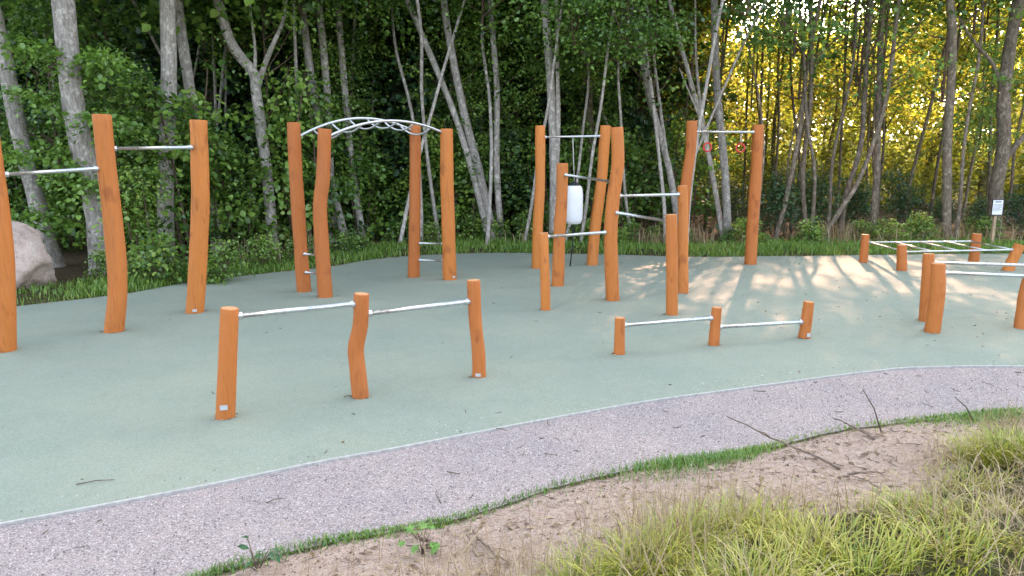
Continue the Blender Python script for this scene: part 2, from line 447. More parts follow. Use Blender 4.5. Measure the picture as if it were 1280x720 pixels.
# ------------------------------------------------------------------ timber posts, bars
POSTS = []
class Post: pass
def post(parent, px, wpx, origin, cap_px=0, bend=.0, seed=None, at_y=None):
    """px: centre-line pixels from base to top; wpx: width in pixels at the base. Real post standing at the base's ground point"""
    seed = random.random() * 100 if seed is None else seed
    y0 = ground(*px[0])[1] if at_y is None else at_y
    pts = [onplane(u, v, y0) for u, v in px]
    pts[0].z = -.03
    r = wpx / pxm(y0) / 2 if isinstance(wpx, (int, float)) else wpx[0] / pxm(y0) / 2
    C = catmull(pts, 22)
    n = len(C); sides = 22; V, Fc, mi = [], [], []
    rnd = random.Random(seed)
    bx = rnd.uniform(-.03, .03)
    o = Vector(origin)
    fr = frames(C)
    rad = []
    for i, p in enumerate(C):
        t = i / (n - 1)
        p.y += bx * math.sin(t * math.pi) * (1 if len(px) > 2 else .3)
        rad.append(r * (1.03 - .10 * t) * (1 + .05 * noise.noise(Vector((seed, t * 5, 0)))))
    lev = [(C[i], rad[i], fr[i]) for i in range(n)]
    # slightly rounded shoulder at the cut
    top, rt, ft = lev[-1]
    lev[-1] = (top - ft[0] * r * .10, rt, ft); lev.append((top - ft[0] * r * .02, rt * .97, ft)); lev.append((top, rt * .90, ft))
    for p, rr, (t, nn, b) in lev:
        for k in range(sides):
            a = 2 * math.pi * k / sides; d = nn * math.cos(a) + b * math.sin(a)
            w = 1 + .055 * noise.noise(Vector((math.cos(a) * 1.1 + seed, math.sin(a) * 1.1, p.z * 1.6))) + .02 * noise.noise(Vector((math.cos(a) * 4 + seed, math.sin(a) * 4, p.z * 3)))
            V.append(p + d * rr * w - o)
    m = len(lev)
    for i in range(m - 1):
        for k in range(sides):
            a = i * sides + k; c = i * sides + (k + 1) % sides
            Fc.append((a, c, c + sides, a + sides)); mi.append(0)
    e = (m - 1) * sides
    Fc.append(tuple(range(e, e + sides))); mi.append(1)
    me = mesh_from('post', V, Fc, [M['wood'], M['cut']], True, mi)
    me.polygons[len(me.polygons) - 1].use_smooth = False
    ob = link_mesh('post', me, parent)
    q = Post(); q.y = y0; q.r = r; q.C = C; q.ob = ob; q.base = C[0]; POSTS.append(q)
    return q
def axis_at(q, z):
    for a, b in zip(q.C[:-1], q.C[1:]):
        if a.z <= z <= b.z: return a.lerp(b, (z - a.z) / max(1e-6, b.z - a.z))
    return q.C[-1].copy() if z > q.C[-1].z else q.C[0].copy()
def bar(parent, A, B, r, origin, name='bar', m='steel', collar=True, va=None, vb=None, through=0):
    """bar from post A to post B; va, vb: pixel rows where it meets each post"""
    o = Vector(origin)
    def zrow(q, v):
        z = 1.0
        for _ in range(6):
            p = axis_at(q, z); z = onplane(640, v, p.y).z
        return axis_at(q, z)
    a, b = zrow(A, va), zrow(B, vb)
    d = (b - a).normalized()
    a = a + d * A.r * .55; b = b - d * B.r * .55
    Ln = (b - a).length
    V, Fc = [], []
    ca, cb = A.r * .55 / Ln, B.r * .55 / Ln
    if collar:
        k = .018 / Ln
        ts = [0, ca, ca + k, ca + k + .001, .5, 1 - cb - k - .001, 1 - cb - k, 1 - cb, 1]
        rs = [r * 1.5, r * 1.5, r * 1.5, r, r, r, r * 1.5, r * 1.5, r * 1.5]
    else: ts, rs = [0, .5, 1], [r] * 3
    tube(V, Fc, [a.lerp(b, t) - o for t in ts], rs, 14)
    me = mesh_from(name, V, Fc, M[m], True)
    me.polygons[-1].use_smooth = me.polygons[-2].use_smooth = False
    return link_mesh(name, me, parent), a, b
def plate(parent, q, u, v, w, h, origin):
    c = onplane(u, v, q.y); ax_ = axis_at(q, max(c.z, .02))
    c.z = max(c.z, .03)
    dx = c.x - ax_.x; fy = ax_.y - math.sqrt(max(.0004, q.r ** 2 * 1.04 - dx * dx))
    ang = math.atan2(dx, ax_.y - fy)
    V, Fc = [], []
    for sy in (0, .006):
        for sx, sz in ((-1, -1), (1, -1), (1, 1), (-1, 1)):
            lx = sx * w / 2; ly = -sy
            V.append(Vector((c.x + lx * math.cos(ang) - ly * math.sin(ang) * -1, fy - .004 + lx * math.sin(ang) + ly, c.z + sz * h / 2)) - Vector(origin))
    Fc = [(0, 1, 2, 3)[::-1], (4, 5, 6, 7), (0, 1, 5, 4), (1, 2, 6, 5), (2, 3, 7, 6), (3, 0, 4, 7)]
    return link_mesh('plate', mesh_from('plate', V, Fc, M['plate'], False), parent)
def station(name, u, v):
    x, y = ground(u, v); return empty(name, (x, y, 0)), (x, y, 0)

# left double pull-up bar
e, o = station('pull_up_bar', 142, 414)
tag(e, 'tall double pull-up frame of three crooked orange posts beside the boulder', 'pull-up bar', 'tall pull-up frames')
p1 = post(e, [(7, 438), (8, 380), (5, 310), (-3, 240), (-14, 168)], 24, o, seed=1)
p2 = post(e, [(142, 414), (146, 360), (141, 290), (133, 215), (127, 143)], 23, o, seed=2)
p3 = post(e, [(243, 390), (248, 330), (251, 260), (250, 200), (248, 150)], 22, o, seed=3)
bar(e, p1, p2, .021, o, va=219, vb=210); bar(e, p2, p3, .021, o, va=186, vb=184)
plate(e, p3, 248, 386, .05, .035, o)

# arched monkey bars
e, o = station('monkey_bars', 470, 357)
tag(e, 'arched monkey bars with curved steel ladder on four orange posts', 'monkey bars')
a1 = post(e, [(380, 364), (375, 300), (370, 220), (367, 153)], 17, o, seed=11)
a2 = post(e, [(407, 371), (402, 300), (400, 255), (404, 220), (406, 161)], 18, o, seed=12)
a3 = post(e, [(517, 346), (518, 300), (519, 230), (519, 154)], 14.5, o, seed=13)
a4 = post(e, [(562, 349), (561, 300), (559, 230), (558, 161)], 17, o, seed=14)
def rail(A, B, va, vmid, vb, umid):
    pa = onplane(0, va, A.y); pa = axis_at(A, pa.z) ; pb = onplane(0, vb, B.y); pb = axis_at(B, pb.z)
    m_ = pa.lerp(pb, .5); zt = onplane(umid, vmid, m_.y).z; h = zt - m_.z
    P = []
    for i in range(29):
        t = i / 28; s = 2 * t - 1
        p = pa.lerp(pb, t); p.z += h * (1 - s * s); P.append(p)
    V, Fc = [], []; tube(V, Fc, [p - Vector(o) for p in P], .021, 12)
    link_mesh('rail', mesh_from('rail', V, Fc, M['steel']), e)
    return P
r1 = rail(a1, a3, 174, 148, 165, 447); r2 = rail(a2, a4, 173, 151, 168, 486)
for k in range(1, 7):
    i = int(round(k * 28 / 7)); a, b = r1[i], r2[i]
    P = []
    for j in range(13):
        t = j / 12; p = a.lerp(b, t); p.z -= .13 * (1 - (2 * t - 1) ** 2); P.append(p - Vector(o))
    V, Fc = [], []; tube(V, Fc, P, .015, 10)
    link_mesh('rung', mesh_from('rung', V, Fc, M['steel']), e)
bar(e, a1, a2, .016, o, 'rung', va=317, vb=319.5); bar(e, a1, a2, .016, o, 'rung', va=340, vb=342.5)
bar(e, a3, a4, .016, o, 'rung', va=304, vb=304.5); bar(e, a3, a4, .016, o, 'rung', va=325, vb=326)
plate(e, a4, 568, 345, .05, .035, o)

# single high bar behind, with the punch bag
e, o = station('pull_up_bar', 706, 333)
tag(e, 'single high pull-up bar on two orange posts carrying the white punch bag', 'pull-up bar', 'tall pull-up frames')
b1 = post(e, [(671, 335), (672, 290), (675, 230), (675, 157)], 13, o, seed=21)
b2 = post(e, [(740, 331), (744, 285), (752, 225), (757, 157)], 14, o, seed=22)
_, ba, bb = bar(e, b1, b2, .02, o, va=171.5, vb=170)
mid = ba.lerp(bb, .50)
# star of five posts
e, o = station('exercise_bars', 766, 375)
tag(e, 'five posts of stepped height joined by four bars at a crooked middle post', 'exercise bars')
s0 = post(e, [(766, 375), (764, 330), (763, 290), (766, 250), (772, 205), (771, 159)], 17, o, seed=31)
sB = post(e, [(682, 387), (681, 340), (679, 291)], 12.5, o, seed=32)
sC = post(e, [(697, 357), (699, 300), (702, 250), (703, 204)], 15, o, seed=33)
sH = post(e, [(854, 366), (854, 320), (854, 270), (853, 232)], 13, o, seed=34)
sF = post(e, [(840, 393), (840, 340), (839, 268)], 15, o, seed=35)
bar(e, sB, s0, .021, o, va=296, vb=290); bar(e, sC, s0, .018, o, va=218, vb=228)
bar(e, s0, sH, .021, o, va=245, vb=243); bar(e, s0, sF, .018, o, va=265, vb=277)
# rings frame
e, o = station('ring_frame', 895, 334)
tag(e, 'high bar on two orange posts from which the red rings hang', 'ring frame')
g1 = post(e, [(851, 337), (854, 280), (857, 232), (863, 190), (865, 151)], 13.5, o, seed=41)
g2 = post(e, [(938, 330), (941, 280), (945, 220), (948, 156)], 14.5, o, seed=42)
_, ra, rb = bar(e, g1, g2, .021, o, va=165, vb=165)
# front triple dip bars
e, o = station('dip_bars', 450, 496)
tag(e, 'waist-high bars on three crooked orange posts in front of the monkey bars', 'dip bars', 'low bars on the pad')
f1 = post(e, [(281, 521), (284, 480), (286, 430), (287, 385)], 24, o, seed=51)
f2 = post(e, [(451, 496), (446, 460), (444, 435), (450, 405), (452, 367)], 21, o, seed=52)
f3 = post(e, [(599, 470), (598, 440), (594, 400), (592, 350)], 17.5, o, seed=53)
bar(e, f1, f2, .021, o, va=396, vb=379); bar(e, f2, f3, .021, o, va=393, vb=376)
plate(e, f1, 285, 505, .055, .04, o); plate(e, f3, 598, 467, .05, .03, o)
# low push-up bars
e, o = station('push_up_bars', 893, 431)
tag(e, 'knee-high bars on three short orange posts standing on the sunlit pad', 'push-up bars', 'low bars on the pad')
l1 = post(e, [(774, 442), (775, 397)], 14, o, seed=61)
l2 = post(e, [(892, 431), (896, 384)], 13.5, o, seed=62)
l3 = post(e, [(1005, 422), (1011, 377)], 14.5, o, seed=63)
bar(e, l1, l2, .021, o, va=407, vb=397); bar(e, l2, l3, .021, o, va=409, vb=402)
plate(e, l3, 1008, 417, .05, .045, o)
# parallel bars at the right border
e, o = station('parallel_bars', 1215, 408)
tag(e, 'pair of parallel steel bars on thick orange posts with a dark split', 'parallel bars', 'low bars on the pad')
q1 = post(e, [(1156, 401), (1158, 360), (1161, 317)], 14.5, o, seed=71)
q2 = post(e, [(1165, 415), (1170, 370), (1173, 329)], 18, o, seed=72)
q3 = post(e, [(1288, 398), (1292, 360), (1297, 319)], 14.5, o, seed=73)
q4 = post(e, [(1277, 410), (1284, 370), (1293, 331)], 17, o, seed=74)
bar(e, q1, q3, .021, o, va=328, vb=332); bar(e, q2, q4, .021, o, va=341, vb=345)
# low horizontal ladder
e, o = station('horizontal_ladder', 1172, 333)
tag(e, 'low flat steel ladder lying across four short orange posts by the verge', 'exercise ladder', 'low bars on the pad')
h1 = post(e, [(1079, 328), (1082, 293)], 10, o, seed=81)
h2 = post(e, [(1127, 338), (1127, 306)], 12, o, seed=82)
h3 = post(e, [(1217, 328), (1221, 292)], 12, o, seed=83)
h4 = post(e, [(1259, 338), (1275, 306)], 13, o, seed=84)
_, ha, hb = bar(e, h1, h3, .017, o, 'rail', va=303, vb=301.5); _, hc, hd = bar(e, h2, h4, .017, o, 'rail', va=315, vb=312)
for t in (.02, .26, .5, .74, .98):
    V, Fc = [], []; tube(V, Fc, [ha.lerp(hb, t) - Vector(o), hc.lerp(hd, t) - Vector(o)], .013, 10)
    link_mesh('rung', mesh_from('rung', V, Fc, M['steel']), e)

# punch bag
def lathe(V, Fc, prof, c, sides=24):
    b0 = len(V)
    for r, z in prof:
        for k in range(sides):
            a = 2 * math.pi * k / sides; V.append(Vector((c[0] + r * math.cos(a), c[1] + r * math.sin(a), c[2] + z)))
    for i in range(len(prof) - 1):
        for k in range(sides):
            a = b0 + i * sides + k; d = b0 + i * sides + (k + 1) % sides
            Fc.append((a, d, d + sides, a + sides))
zt = onplane(718, 232, mid.y).z; zb = onplane(718, 280, mid.y).z; hh = zt - zb
xb = onplane(717.5, 255, mid.y).x
e = empty('punch_bag', (xb, mid.y, zb)); tag(e, 'white cylindrical punch bag hanging on a rope behind the posts', 'punch bag')
V, Fc = [], []; rr = .165
lathe(V, Fc, [(0, 0), (rr * .6, .0), (rr * .82, .02), (rr * .96, .08), (rr, .2), (rr * 1.01, hh * .6), (rr * .99, hh - .14), (rr * .9, hh - .05), (rr * .72, hh)], (0, 0, 0))
link_mesh('bag', mesh_from('bag', V, Fc, M['white']), e)
V, Fc = [], []
lathe(V, Fc, [(rr * .73, hh - .015), (rr * .70, hh + .012), (rr * .35, hh + .05), (.02, hh + .08), (0, hh + .08)], (0, 0, 0))
link_mesh('cap', mesh_from('cap', V, Fc, M['black']), e)
V, Fc = [], []; tube(V, Fc, [(0, 0, hh + .07), ((mid.x - xb) * .5, 0, (hh + mid.z - zb) / 2), (mid.x - xb, 0, mid.z - zb - .01)], .009, 8)
link_mesh('rope', mesh_from('rope', V, Fc, M['rope']), e)
V, Fc = [], []; tube(V, Fc, [(0, 0, .01), (-.02, -.02, -zb * .5), (-.06, -.05, -zb + .01)], .012, 8)
link_mesh('tether', mesh_from('tether', V, Fc, M['black']), e)
# rings
for (u, v, lab) in ((885, 184, 'red gymnastic ring nearer the bent post of the ring frame'), (926.5, 185, 'red gymnastic ring nearer the straight post of the ring frame')):
    t = 0
    for k in range(200):
        t = k / 199; p = ra.lerp(rb, t)
        if (onplane(u, 165, p.y).x - p.x) < 0: break
    c = onplane(u, v, p.y)
    e = empty('gym_ring', (p.x, p.y, c.z)); tag(e, lab, 'gym ring', 'rings on the ring frame')
    e.rotation_euler = (0, 0, R(12 if u < 900 else -25))
    V, Fc = [], []; R0, n1, n2 = .075, 28, 10
    for i in range(n1):
        a = 2 * math.pi * i / n1
        for j in range(n2):
            b = 2 * math.pi * j / n2; q = R0 + .016 * math.cos(b)
            V.append(Vector((q * math.cos(a), .016 * math.sin(b), q * math.sin(a))))
    for i in range(n1):
        for j in range(n2):
            Fc.append((i * n2 + j, ((i + 1) % n1) * n2 + j, ((i + 1) % n1) * n2 + (j + 1) % n2, i * n2 + (j + 1) % n2))
    link_mesh('ring', mesh_from('ring', V, Fc, M['red']), e)
    top = p.z - c.z; V, Fc = [], []
    for sx in (-.012, .012):
        tube(V, Fc, [(sx, 0, R0 - .02), (sx * .8, .004, top * .6), (sx, 0, top)], .006, 6)
    tube(V, Fc, [(-.02, 0, top), (-.014, .024, top + .022), (.0, 0, top + .026), (.014, -.024, top + .022), (.02, 0, top)], .006, 6)
    link_mesh('strap', mesh_from('strap', V, Fc, M['rope']), e)

# notice on a timber post
x, y = ground(1239, 309)
e = empty('notice_sign', (x, y, 0)); tag(e, 'small white notice board on a pale timber post at the verge', 'sign')
def boxm(V, Fc, c, s, rot=0):
    b0 = len(V)
    for dz in (-1, 1):
        for dx, dy in ((-1, -1), (1, -1), (1, 1), (-1, 1)):
            V.append(Vector((c[0] + dx * s[0] / 2, c[1] + dy * s[1] / 2, c[2] + dz * s[2] / 2)))
    for f in ((3, 2, 1, 0), (4, 5, 6, 7), (0, 1, 5, 4), (1, 2, 6, 5), (2, 3, 7, 6), (3, 0, 4, 7)): Fc.append(tuple(b0 + k for k in f))
zc = onplane(1240, 259, y).z
V, Fc = [], []; boxm(V, Fc, (0, 0, (zc + .1) / 2 - .05), (.06, .06, zc + .2)); link_mesh('post', mesh_from('post', V, Fc, M['signpost'], False), e)
V, Fc = [], []; boxm(V, Fc, (.015, -.045, zc), (.26, .02, .36)); link_mesh('frame', mesh_from('frame', V, Fc, M['black'], False), e)
V, Fc = [], []; boxm(V, Fc, (.005, -.058, zc), (.225, .008, .325)); link_mesh('panel', mesh_from('panel', V, Fc, M['white'], False), e)
V, Fc = [], []
for k, (w, hgt) in enumerate(((.13, .03), (.19, .010), (.18, .010), (.19, .010), (.15, .010), (.18, .010), (.12, .010))):
    boxm(V, Fc, (.005 - (.19 - w) / 2 * (k > 0), -.0635, zc + .125 - (0 if k == 0 else .035) - k * .028), (w, .002, hgt))
pr = link_mesh('print', mesh_from('print', V, Fc, M['ink'], False), e)

# boulder
bm = bmesh.new(); bmesh.ops.create_icosphere(bm, subdivisions=5, radius=1)
planes = [(Vector((random.gauss(0, 1), random.gauss(0, 1), random.gauss(0, .8))).normalized(), random.uniform(.74, .93)) for _ in range(14)]
for v in bm.verts:
    d = v.co.normalized(); r = 1.0
    for n_, k in planes:
        c = d.dot(n_)
        if c > .05: r = min(r, k / c)
    r *= 1 + .06 * noise.noise(d * 2.3) + .035 * noise.noise(d * 6) + .02 * noise.noise(d * 15) + .008 * noise.noise(d * 34)
    v.co = d * r
    v.co.x *= 1.0; v.co.y *= .85; v.co.z *= .72
me = bpy.data.meshes.new('boulder'); bm.to_mesh(me); bm.free(); me.materials.append(M['granite'])
me.polygons.foreach_set('use_smooth', [True] * len(me.polygons))
bo = link_mesh('boulder', me, loc=(-8.05, 11.2, .44)); bo.rotation_euler = (R(8), R(14), R(30))
tag(bo, 'large pale pink granite boulder lying on the grass verge', 'boulder')

# ------------------------------------------------------------------ foliage
def clusters_leaves(C, n_each, spread, size, flat=.35, tilt=.55, out=None, seed=0, wid=.42):
    """leaf sprays round cluster centres C (k,3) -> arrays"""
    g = np.random.default_rng(seed); k = len(C); n = k * n_each
    c = np.repeat(C, n_each, 0)
    off = g.normal(size=(n, 3)) * spread; off[:, 2] *= flat
    ctilt = np.repeat(g.normal(size=(k, 2)) * .35, n_each, 0)          # each spray has its own slope
    off[:, 2] += (off[:, :2] * ctilt).sum(1) - .25 * (off[:, 0] ** 2 + off[:, 1] ** 2) / max(spread, 1e-3)
    P = c + off
    D = off.copy(); D[:, 2] = D[:, 2] * .4 - .25 * spread; D += g.normal(size=(n, 3)) * spread * .6
    Nn = np.column_stack([-ctilt, np.ones(n)]) + g.normal(size=(n, 3)) * tilt
    S = size * g.uniform(.65, 1.25, n) * np.repeat(g.uniform(.75, 1.4, k), n_each)
    base = np.repeat(g.uniform(0, 1, k), n_each)
    rnd = np.clip(.72 * base + .28 * g.uniform(0, 1, n), 0, 1)
    return leaf_arrays(P, D, Nn, S, rnd, wid)
def crown_mesh(name, seed, z0, z1, rad, k, n_each, spread, size, m, gaps=.5, limbs=14, shape='tall'):
    """an uneven crown about a vertical axis and the limbs that carry it"""
    g = np.random.default_rng(seed); C = []; r_ = random.Random(seed)
    while len(C) < k:
        t = g.uniform(0, 1); z = z0 + (z1 - z0) * t
        prof = (math.sin(math.pi * min(1, .12 + .88 * t)) ** .55) if shape == 'tall' else (1 - .55 * t)
        a = g.uniform(0, 2 * math.pi); rr = rad * prof * math.sqrt(g.uniform(.03, 1))
        p = Vector((rr * math.cos(a), rr * math.sin(a), z))
        if noise.noise(p * (1.5 / max(1, rad * .45)) + Vector((seed * 3.1, 0, 0))) < -gaps * .6 + .0: continue
        if noise.noise(Vector((math.cos(a) * 1.2, math.sin(a) * 1.2, z * .6 + seed))) * rad * .5 + rad * .85 < rr: continue
        C.append(p)
    Ca = np.array([tuple(p) for p in C])
    V, T, rn = clusters_leaves(Ca, n_each, spread, size, seed=seed)
    crown = fast_tris(name, V, T, m, rn)
    V, Fc = [], []
    tube(V, Fc, [(0, 0, z0), (.03, .02, z0 + (z1 - z0) * .45), (0, 0, z0 + (z1 - z0) * .85)], [.035, .025, .008], 6, False)
    for p in r_.sample(C, min(limbs, len(C))):
        L_ = math.hypot(p.x, p.y); b = Vector((0, 0, min(z0 + (z1 - z0) * .8, max(z0, p.z - L_ * r_.uniform(.5, 1.0)))))
        mid_ = b.lerp(p, .5) + Vector((r_.gauss(0, .1), r_.gauss(0, .1), -.05 * L_ + r_.gauss(0, .06)))
        q = catmull([b, mid_, p], 7); r0 = .012 + .012 * L_
        tube(V, Fc, q, [r0 * (1 - .8 * i / 7) for i in range(8)], 5, False)
    limbm = mesh_from('limbs', V, Fc, M['twig'])
    return crown, limbm
def understory(name, seed, h, rad, stems, k, n_each, spread, size, m, bare=.15):
    g = np.random.default_rng(seed); r_ = random.Random(seed); V, Fc = [], []; C = []
    for s in range(stems):
        a = r_.uniform(0, 6.28); b = r_.uniform(0, .3) * rad
        top = Vector((rad * .7 * math.cos(a) * r_.uniform(.2, 1), rad * .7 * math.sin(a) * r_.uniform(.2, 1), h * r_.uniform(.7, 1)))
        p0 = Vector((b * math.cos(a), b * math.sin(a), 0)); m_ = p0.lerp(top, .5) + Vector((r_.gauss(0, .1), r_.gauss(0, .1), .1 * h))
        q = catmull([p0, m_, top], 10); r0 = .010 + .006 * h
        tube(V, Fc, q, [r0 * (1 - .75 * i / 10) for i in range(11)], 6, False)
        for j in range(max(1, k // stems)):
            t = r_.uniform(bare, 1.02); c = q[min(10, int(t * 10))]
            aa = r_.uniform(0, 6.28); L_ = rad * r_.uniform(.15, .75) * (1.15 - .6 * t)
            e_ = c + Vector((math.cos(aa) * L_, math.sin(aa) * L_, r_.uniform(-.05, .35) * L_))
            C.append(tuple(e_))
            if j % 2 == 0:
                tube(V, Fc, catmull([c, c.lerp(e_, .5) + Vector((0, 0, .06)), e_], 4), [.008, .007, .006, .005, .004], 4, False)
    V2, T, rn = clusters_leaves(np.array(C), n_each, spread, size, seed=seed)
    return fast_tris(name, V2, T, m, rn), mesh_from('stems', V, Fc, M['twig'])

# crown variants (meshes shared by the copies)
TALL = [crown_mesh('tall_crown', 100 + i, 0, 8.5, 2.9, 300, 34, .42, .15, M['leaf'], .5, 22) for i in range(3)]
CANOPY = [crown_mesh('high_crown', 300 + i, 0, 8.0, 2.6, 230, 30, .42, .15, M['olive'], .5, 14) for i in range(3)]
LOW = [crown_mesh('low_crown', 120 + i, 0, 4.6, 1.75, 90, 42, .30, .105, M['leaf'], .35, 20) for i in range(4)]
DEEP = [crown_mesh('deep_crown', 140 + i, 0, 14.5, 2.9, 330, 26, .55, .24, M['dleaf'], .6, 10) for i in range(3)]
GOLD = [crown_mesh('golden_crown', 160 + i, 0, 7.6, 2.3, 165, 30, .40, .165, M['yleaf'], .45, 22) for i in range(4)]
SPARSE = [crown_mesh('sparse_crown', 180 + i, 0, 4.6, 1.6, 24, 26, .28, .10, M['leaf'], .3, 16) for i in range(3)]
SHRUB = [understory('foliage', 200 + i, 3.2, 1.15, 4, 56, 34, .21, .10, M['leaf']) for i in range(4)]
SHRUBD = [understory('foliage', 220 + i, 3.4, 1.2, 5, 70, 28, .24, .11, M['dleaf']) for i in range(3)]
BUSH = [understory('foliage', 240 + i, 1.0, .6, 6, 40, 22, .13, .075, M['leaf'], .1) for i in range(3)]
SPRAY = [crown_mesh('layered_crown', 260 + i, 0, 3.6, 1.8, 46, 80, .34, .085, M['leaf'], .2, 18) for i in range(2)]

def add_crown(tree, variant, loc, s, rz, sz=None):
    cr, lm = variant
    for nm, me in (('crown', cr), ('limbs', lm)):
        o = link_mesh(nm, me, tree, loc); o.scale = (s, s, sz or s); o.rotation_euler = (0, 0, rz)
def trunk_mesh(P, r0, seed, forks=(), m='bark', sides=12, flare=1.35, taper=.55):
    V, Fc = [], []
    n = len(P)
    rad = [r0 * (1 + (flare - 1) * math.exp(-i * 1.1)) * (1 - taper * (i / (n - 1)) ** 1.2) for i in range(n)]
    tube(V, Fc, P, rad, sides, False, .12, seed)
    for Q, r in forks:
        k = len(Q); tube(V, Fc, Q, [r * (1 - .6 * i / (k - 1)) for i in range(k)], 8, False, .1, seed + 3)
    return mesh_from('trunk', V, Fc, M[m])
def px_tree(label, px, wpx, H, crowns, forks=(), m='bark', seed=0, name='tree', group=None, yb=None):
    """px: pixels of the trunk from its foot upwards; above the picture it carries on to height H"""
    x, y = ground(*px[0]) if yb is None else (onplane(px[0][0], px[0][1], yb).x, yb)
    e = empty(name, (x, y, 0)); tag(e, label, 'tree', group); o = Vector((x, y, 0)); r_ = random.Random(seed)
    pts = [onplane(u, v, y) - o for u, v in px]; pts[0].z = -.1
    for i, p in enumerate(pts[1:]): p.y += r_.gauss(0, .06)
    d = (pts[-1] - pts[-2]).normalized()
    while pts[-1].z < H:
        d = (d + Vector((r_.gauss(0, .05), r_.gauss(0, .05), .12))).normalized(); pts.append(pts[-1] + d * 1.3)
    P = catmull(pts, max(18, len(pts) * 5))
    fk = []
    for f in forks:
        Q = [onplane(u, v, y) - o for u, v in f[:-1]]
        for i, q in enumerate(Q): q.y += (r_.uniform(-.15, .15) if i else 0)
        fk.append((catmull(Q, 10), f[-1] / pxm(y) / 2))
    link_mesh('trunk', trunk_mesh(P, wpx / pxm(y) / 2, seed, fk, m), e)
    def at_z(z):
        for a, b in zip(P[:-1], P[1:]):
            if a.z <= z <= b.z: return a.lerp(b, (z - a.z) / (b.z - a.z))
        return P[-1]
    for var, z, s in crowns:
        p = at_z(z); add_crown(e, var, (p.x, p.y + (.9 if var not in SPARSE else .3), z), s, r_.uniform(0, 6.28))
    return e
T0, T1, T2 = TALL
px_tree('leaning grey trunk rising directly behind the boulder', [(72, 338), (45, 262), (20, 165), (0, 50)], 20, 14, [(T0, 5.6, 1.0), (SPRAY[0], 1.6, .9)], seed=1)
px_tree('stoutest pale grey trunk, left of the tallest pull-up post', [(128, 345), (112, 250), (95, 140), (78, 0)], 27, 15, [(T1, 5.8, 1.1), (LOW[0], 1.4, .55)], seed=2)
px_tree('straight upright grey trunk seen between the pull-up posts', [(207, 326), (207, 220), (209, 100), (211, 0)], 20, 15, [(T2, 5.5, 1.05)], seed=3)
px_tree('grey trunk leaning behind the shorter pull-up post', [(274, 317), (258, 220), (238, 120), (222, 0)], 14, 14, [(T0, 5.4, .9)], seed=4)
px_tree('crooked forked grey trunk left of the monkey bars', [(342, 313), (335, 220), (322, 120), (316, 92), (292, 55), (272, 0)], 14, 13, [(T1, 5.6, .9), (SPARSE[0], 1.5, .9)],
        forks=[[(322, 110), (330, 78), (346, 50), (354, 18), (360, -30), 8], [(318, 95), (318, 60), (316, 20), (312, -30), 5]], seed=5)
px_tree('pale trunk bending behind the monkey bars', [(434, 307), (412, 220), (394, 120), (377, 0)], 10.5, 13, [(T2, 5.6, .85), (SPRAY[0], 2.8, 0.70)], seed=6)
px_tree('thin upright trunk close behind a monkey-bar post', [(415, 305), (413, 220), (408, 110), (398, 0)], 10, 13, [(T0, 5.6, .8), (LOW[1], 1.8, .6)], seed=7)
px_tree('slim white-grey trunk seen through the monkey bars', [(455, 303), (440, 210), (429, 110), (421, 0)], 9, 13, [(T1, 5.6, .85), (SPRAY[0], 3.2, 0.60)], seed=8)
px_tree('slim trunk slanting right of the monkey bars', [(614, 303), (592, 220), (567, 140), (530, 50), (505, -10)], 8.5, 12, [(T2, 5.6, .8), (SPRAY[1], 3.4, 0.65)], seed=9)
px_tree('grey trunk slanting close beside another right of the monkey bars', [(618, 303), (603, 230), (580, 140), (560, 40), (554, -10)], 10.5, 13, [(T0, 5.7, .85), (LOW[2], 1.5, .6)], seed=10)
px_tree('thin pale trunk standing midway between monkey bars and punch bag', [(627, 302), (621, 210), (621, 110), (612, -5)], 8, 12, [(T1, 5.6, .8), (SPRAY[1], 3.0, 0.75)], seed=11)
px_tree('pale grey twin trunk behind the punch bag posts', [(692, 306), (692, 200), (688, 100), (680, -5)], 11, 14, [(T2, 5.9, .85), (SPRAY[0], 3.6, 0.60)],
        forks=[[(692, 250), (697, 170), (697, 80), (695, -40), 8]], seed=12)
px_tree('dark straight trunk above the punch bag', [(742, 300), (739, 200), (737, 100), (737, -5)], 9, 14, [(T0, 6.2, .85), (LOW[3], 1.3, .7)], m='shadebark', seed=13, yb=19.5)
px_tree('leaning pale trunk behind the stepped exercise bars', [(852, 303), (838, 215), (818, 140), (790, 20), (785, -10)], 8.5, 11, [(SPARSE[1], 3.0, .9)],
        forks=[[(834, 200), (822, 100), (810, 20), (800, -30), 4.5]], seed=14)
px_tree('pale forked stem with bare twigs left of the rings', [(906, 302), (890, 215), (876, 150), (852, 60), (836, 0)], 6.5, 10, [(SPARSE[2], 3.5, .9)],
        forks=[[(884, 190), (872, 90), (868, 0), 5], [(876, 150), (858, 110), (848, 85), 3]], seed=15)
px_tree('straight grey trunk seen through the ring frame', [(911, 303), (905, 210), (897, 110), (892, -5)], 10, 14, [(T1, 6.0, .8)], seed=16)
px_tree('straight dark trunk left of the low ladder', [(1089, 302), (1093, 220), (1098, 120), (1104, 20), (1106, -10)], 8, 13, [(T2, 5.9, .85)], m='shadebark', seed=17)
px_tree('backlit dark trunk behind the low ladder', [(1183, 304), (1185, 240), (1187, 170), (1190, 60), (1188, -10)], 11, 13, [(T0, 6.2, .8), (SPARSE[0], 3.3, 1.0)], m='shadebark', seed=18)
px_tree('thick crooked trunk curving above the notice sign', [(1244, 303), (1243, 240), (1251, 180), (1252, 120), (1262, 60), (1268, 0)], 16, 14, [(T1, 5.8, .95), (LOW[0], 2.2, .55)],
        forks=[[(1246, 215), (1262, 190), (1290, 160), (1310, 120), 9], [(1253, 110), (1240, 80), (1215, 55), (1200, 20), 6]], m='shadebark', seed=19)
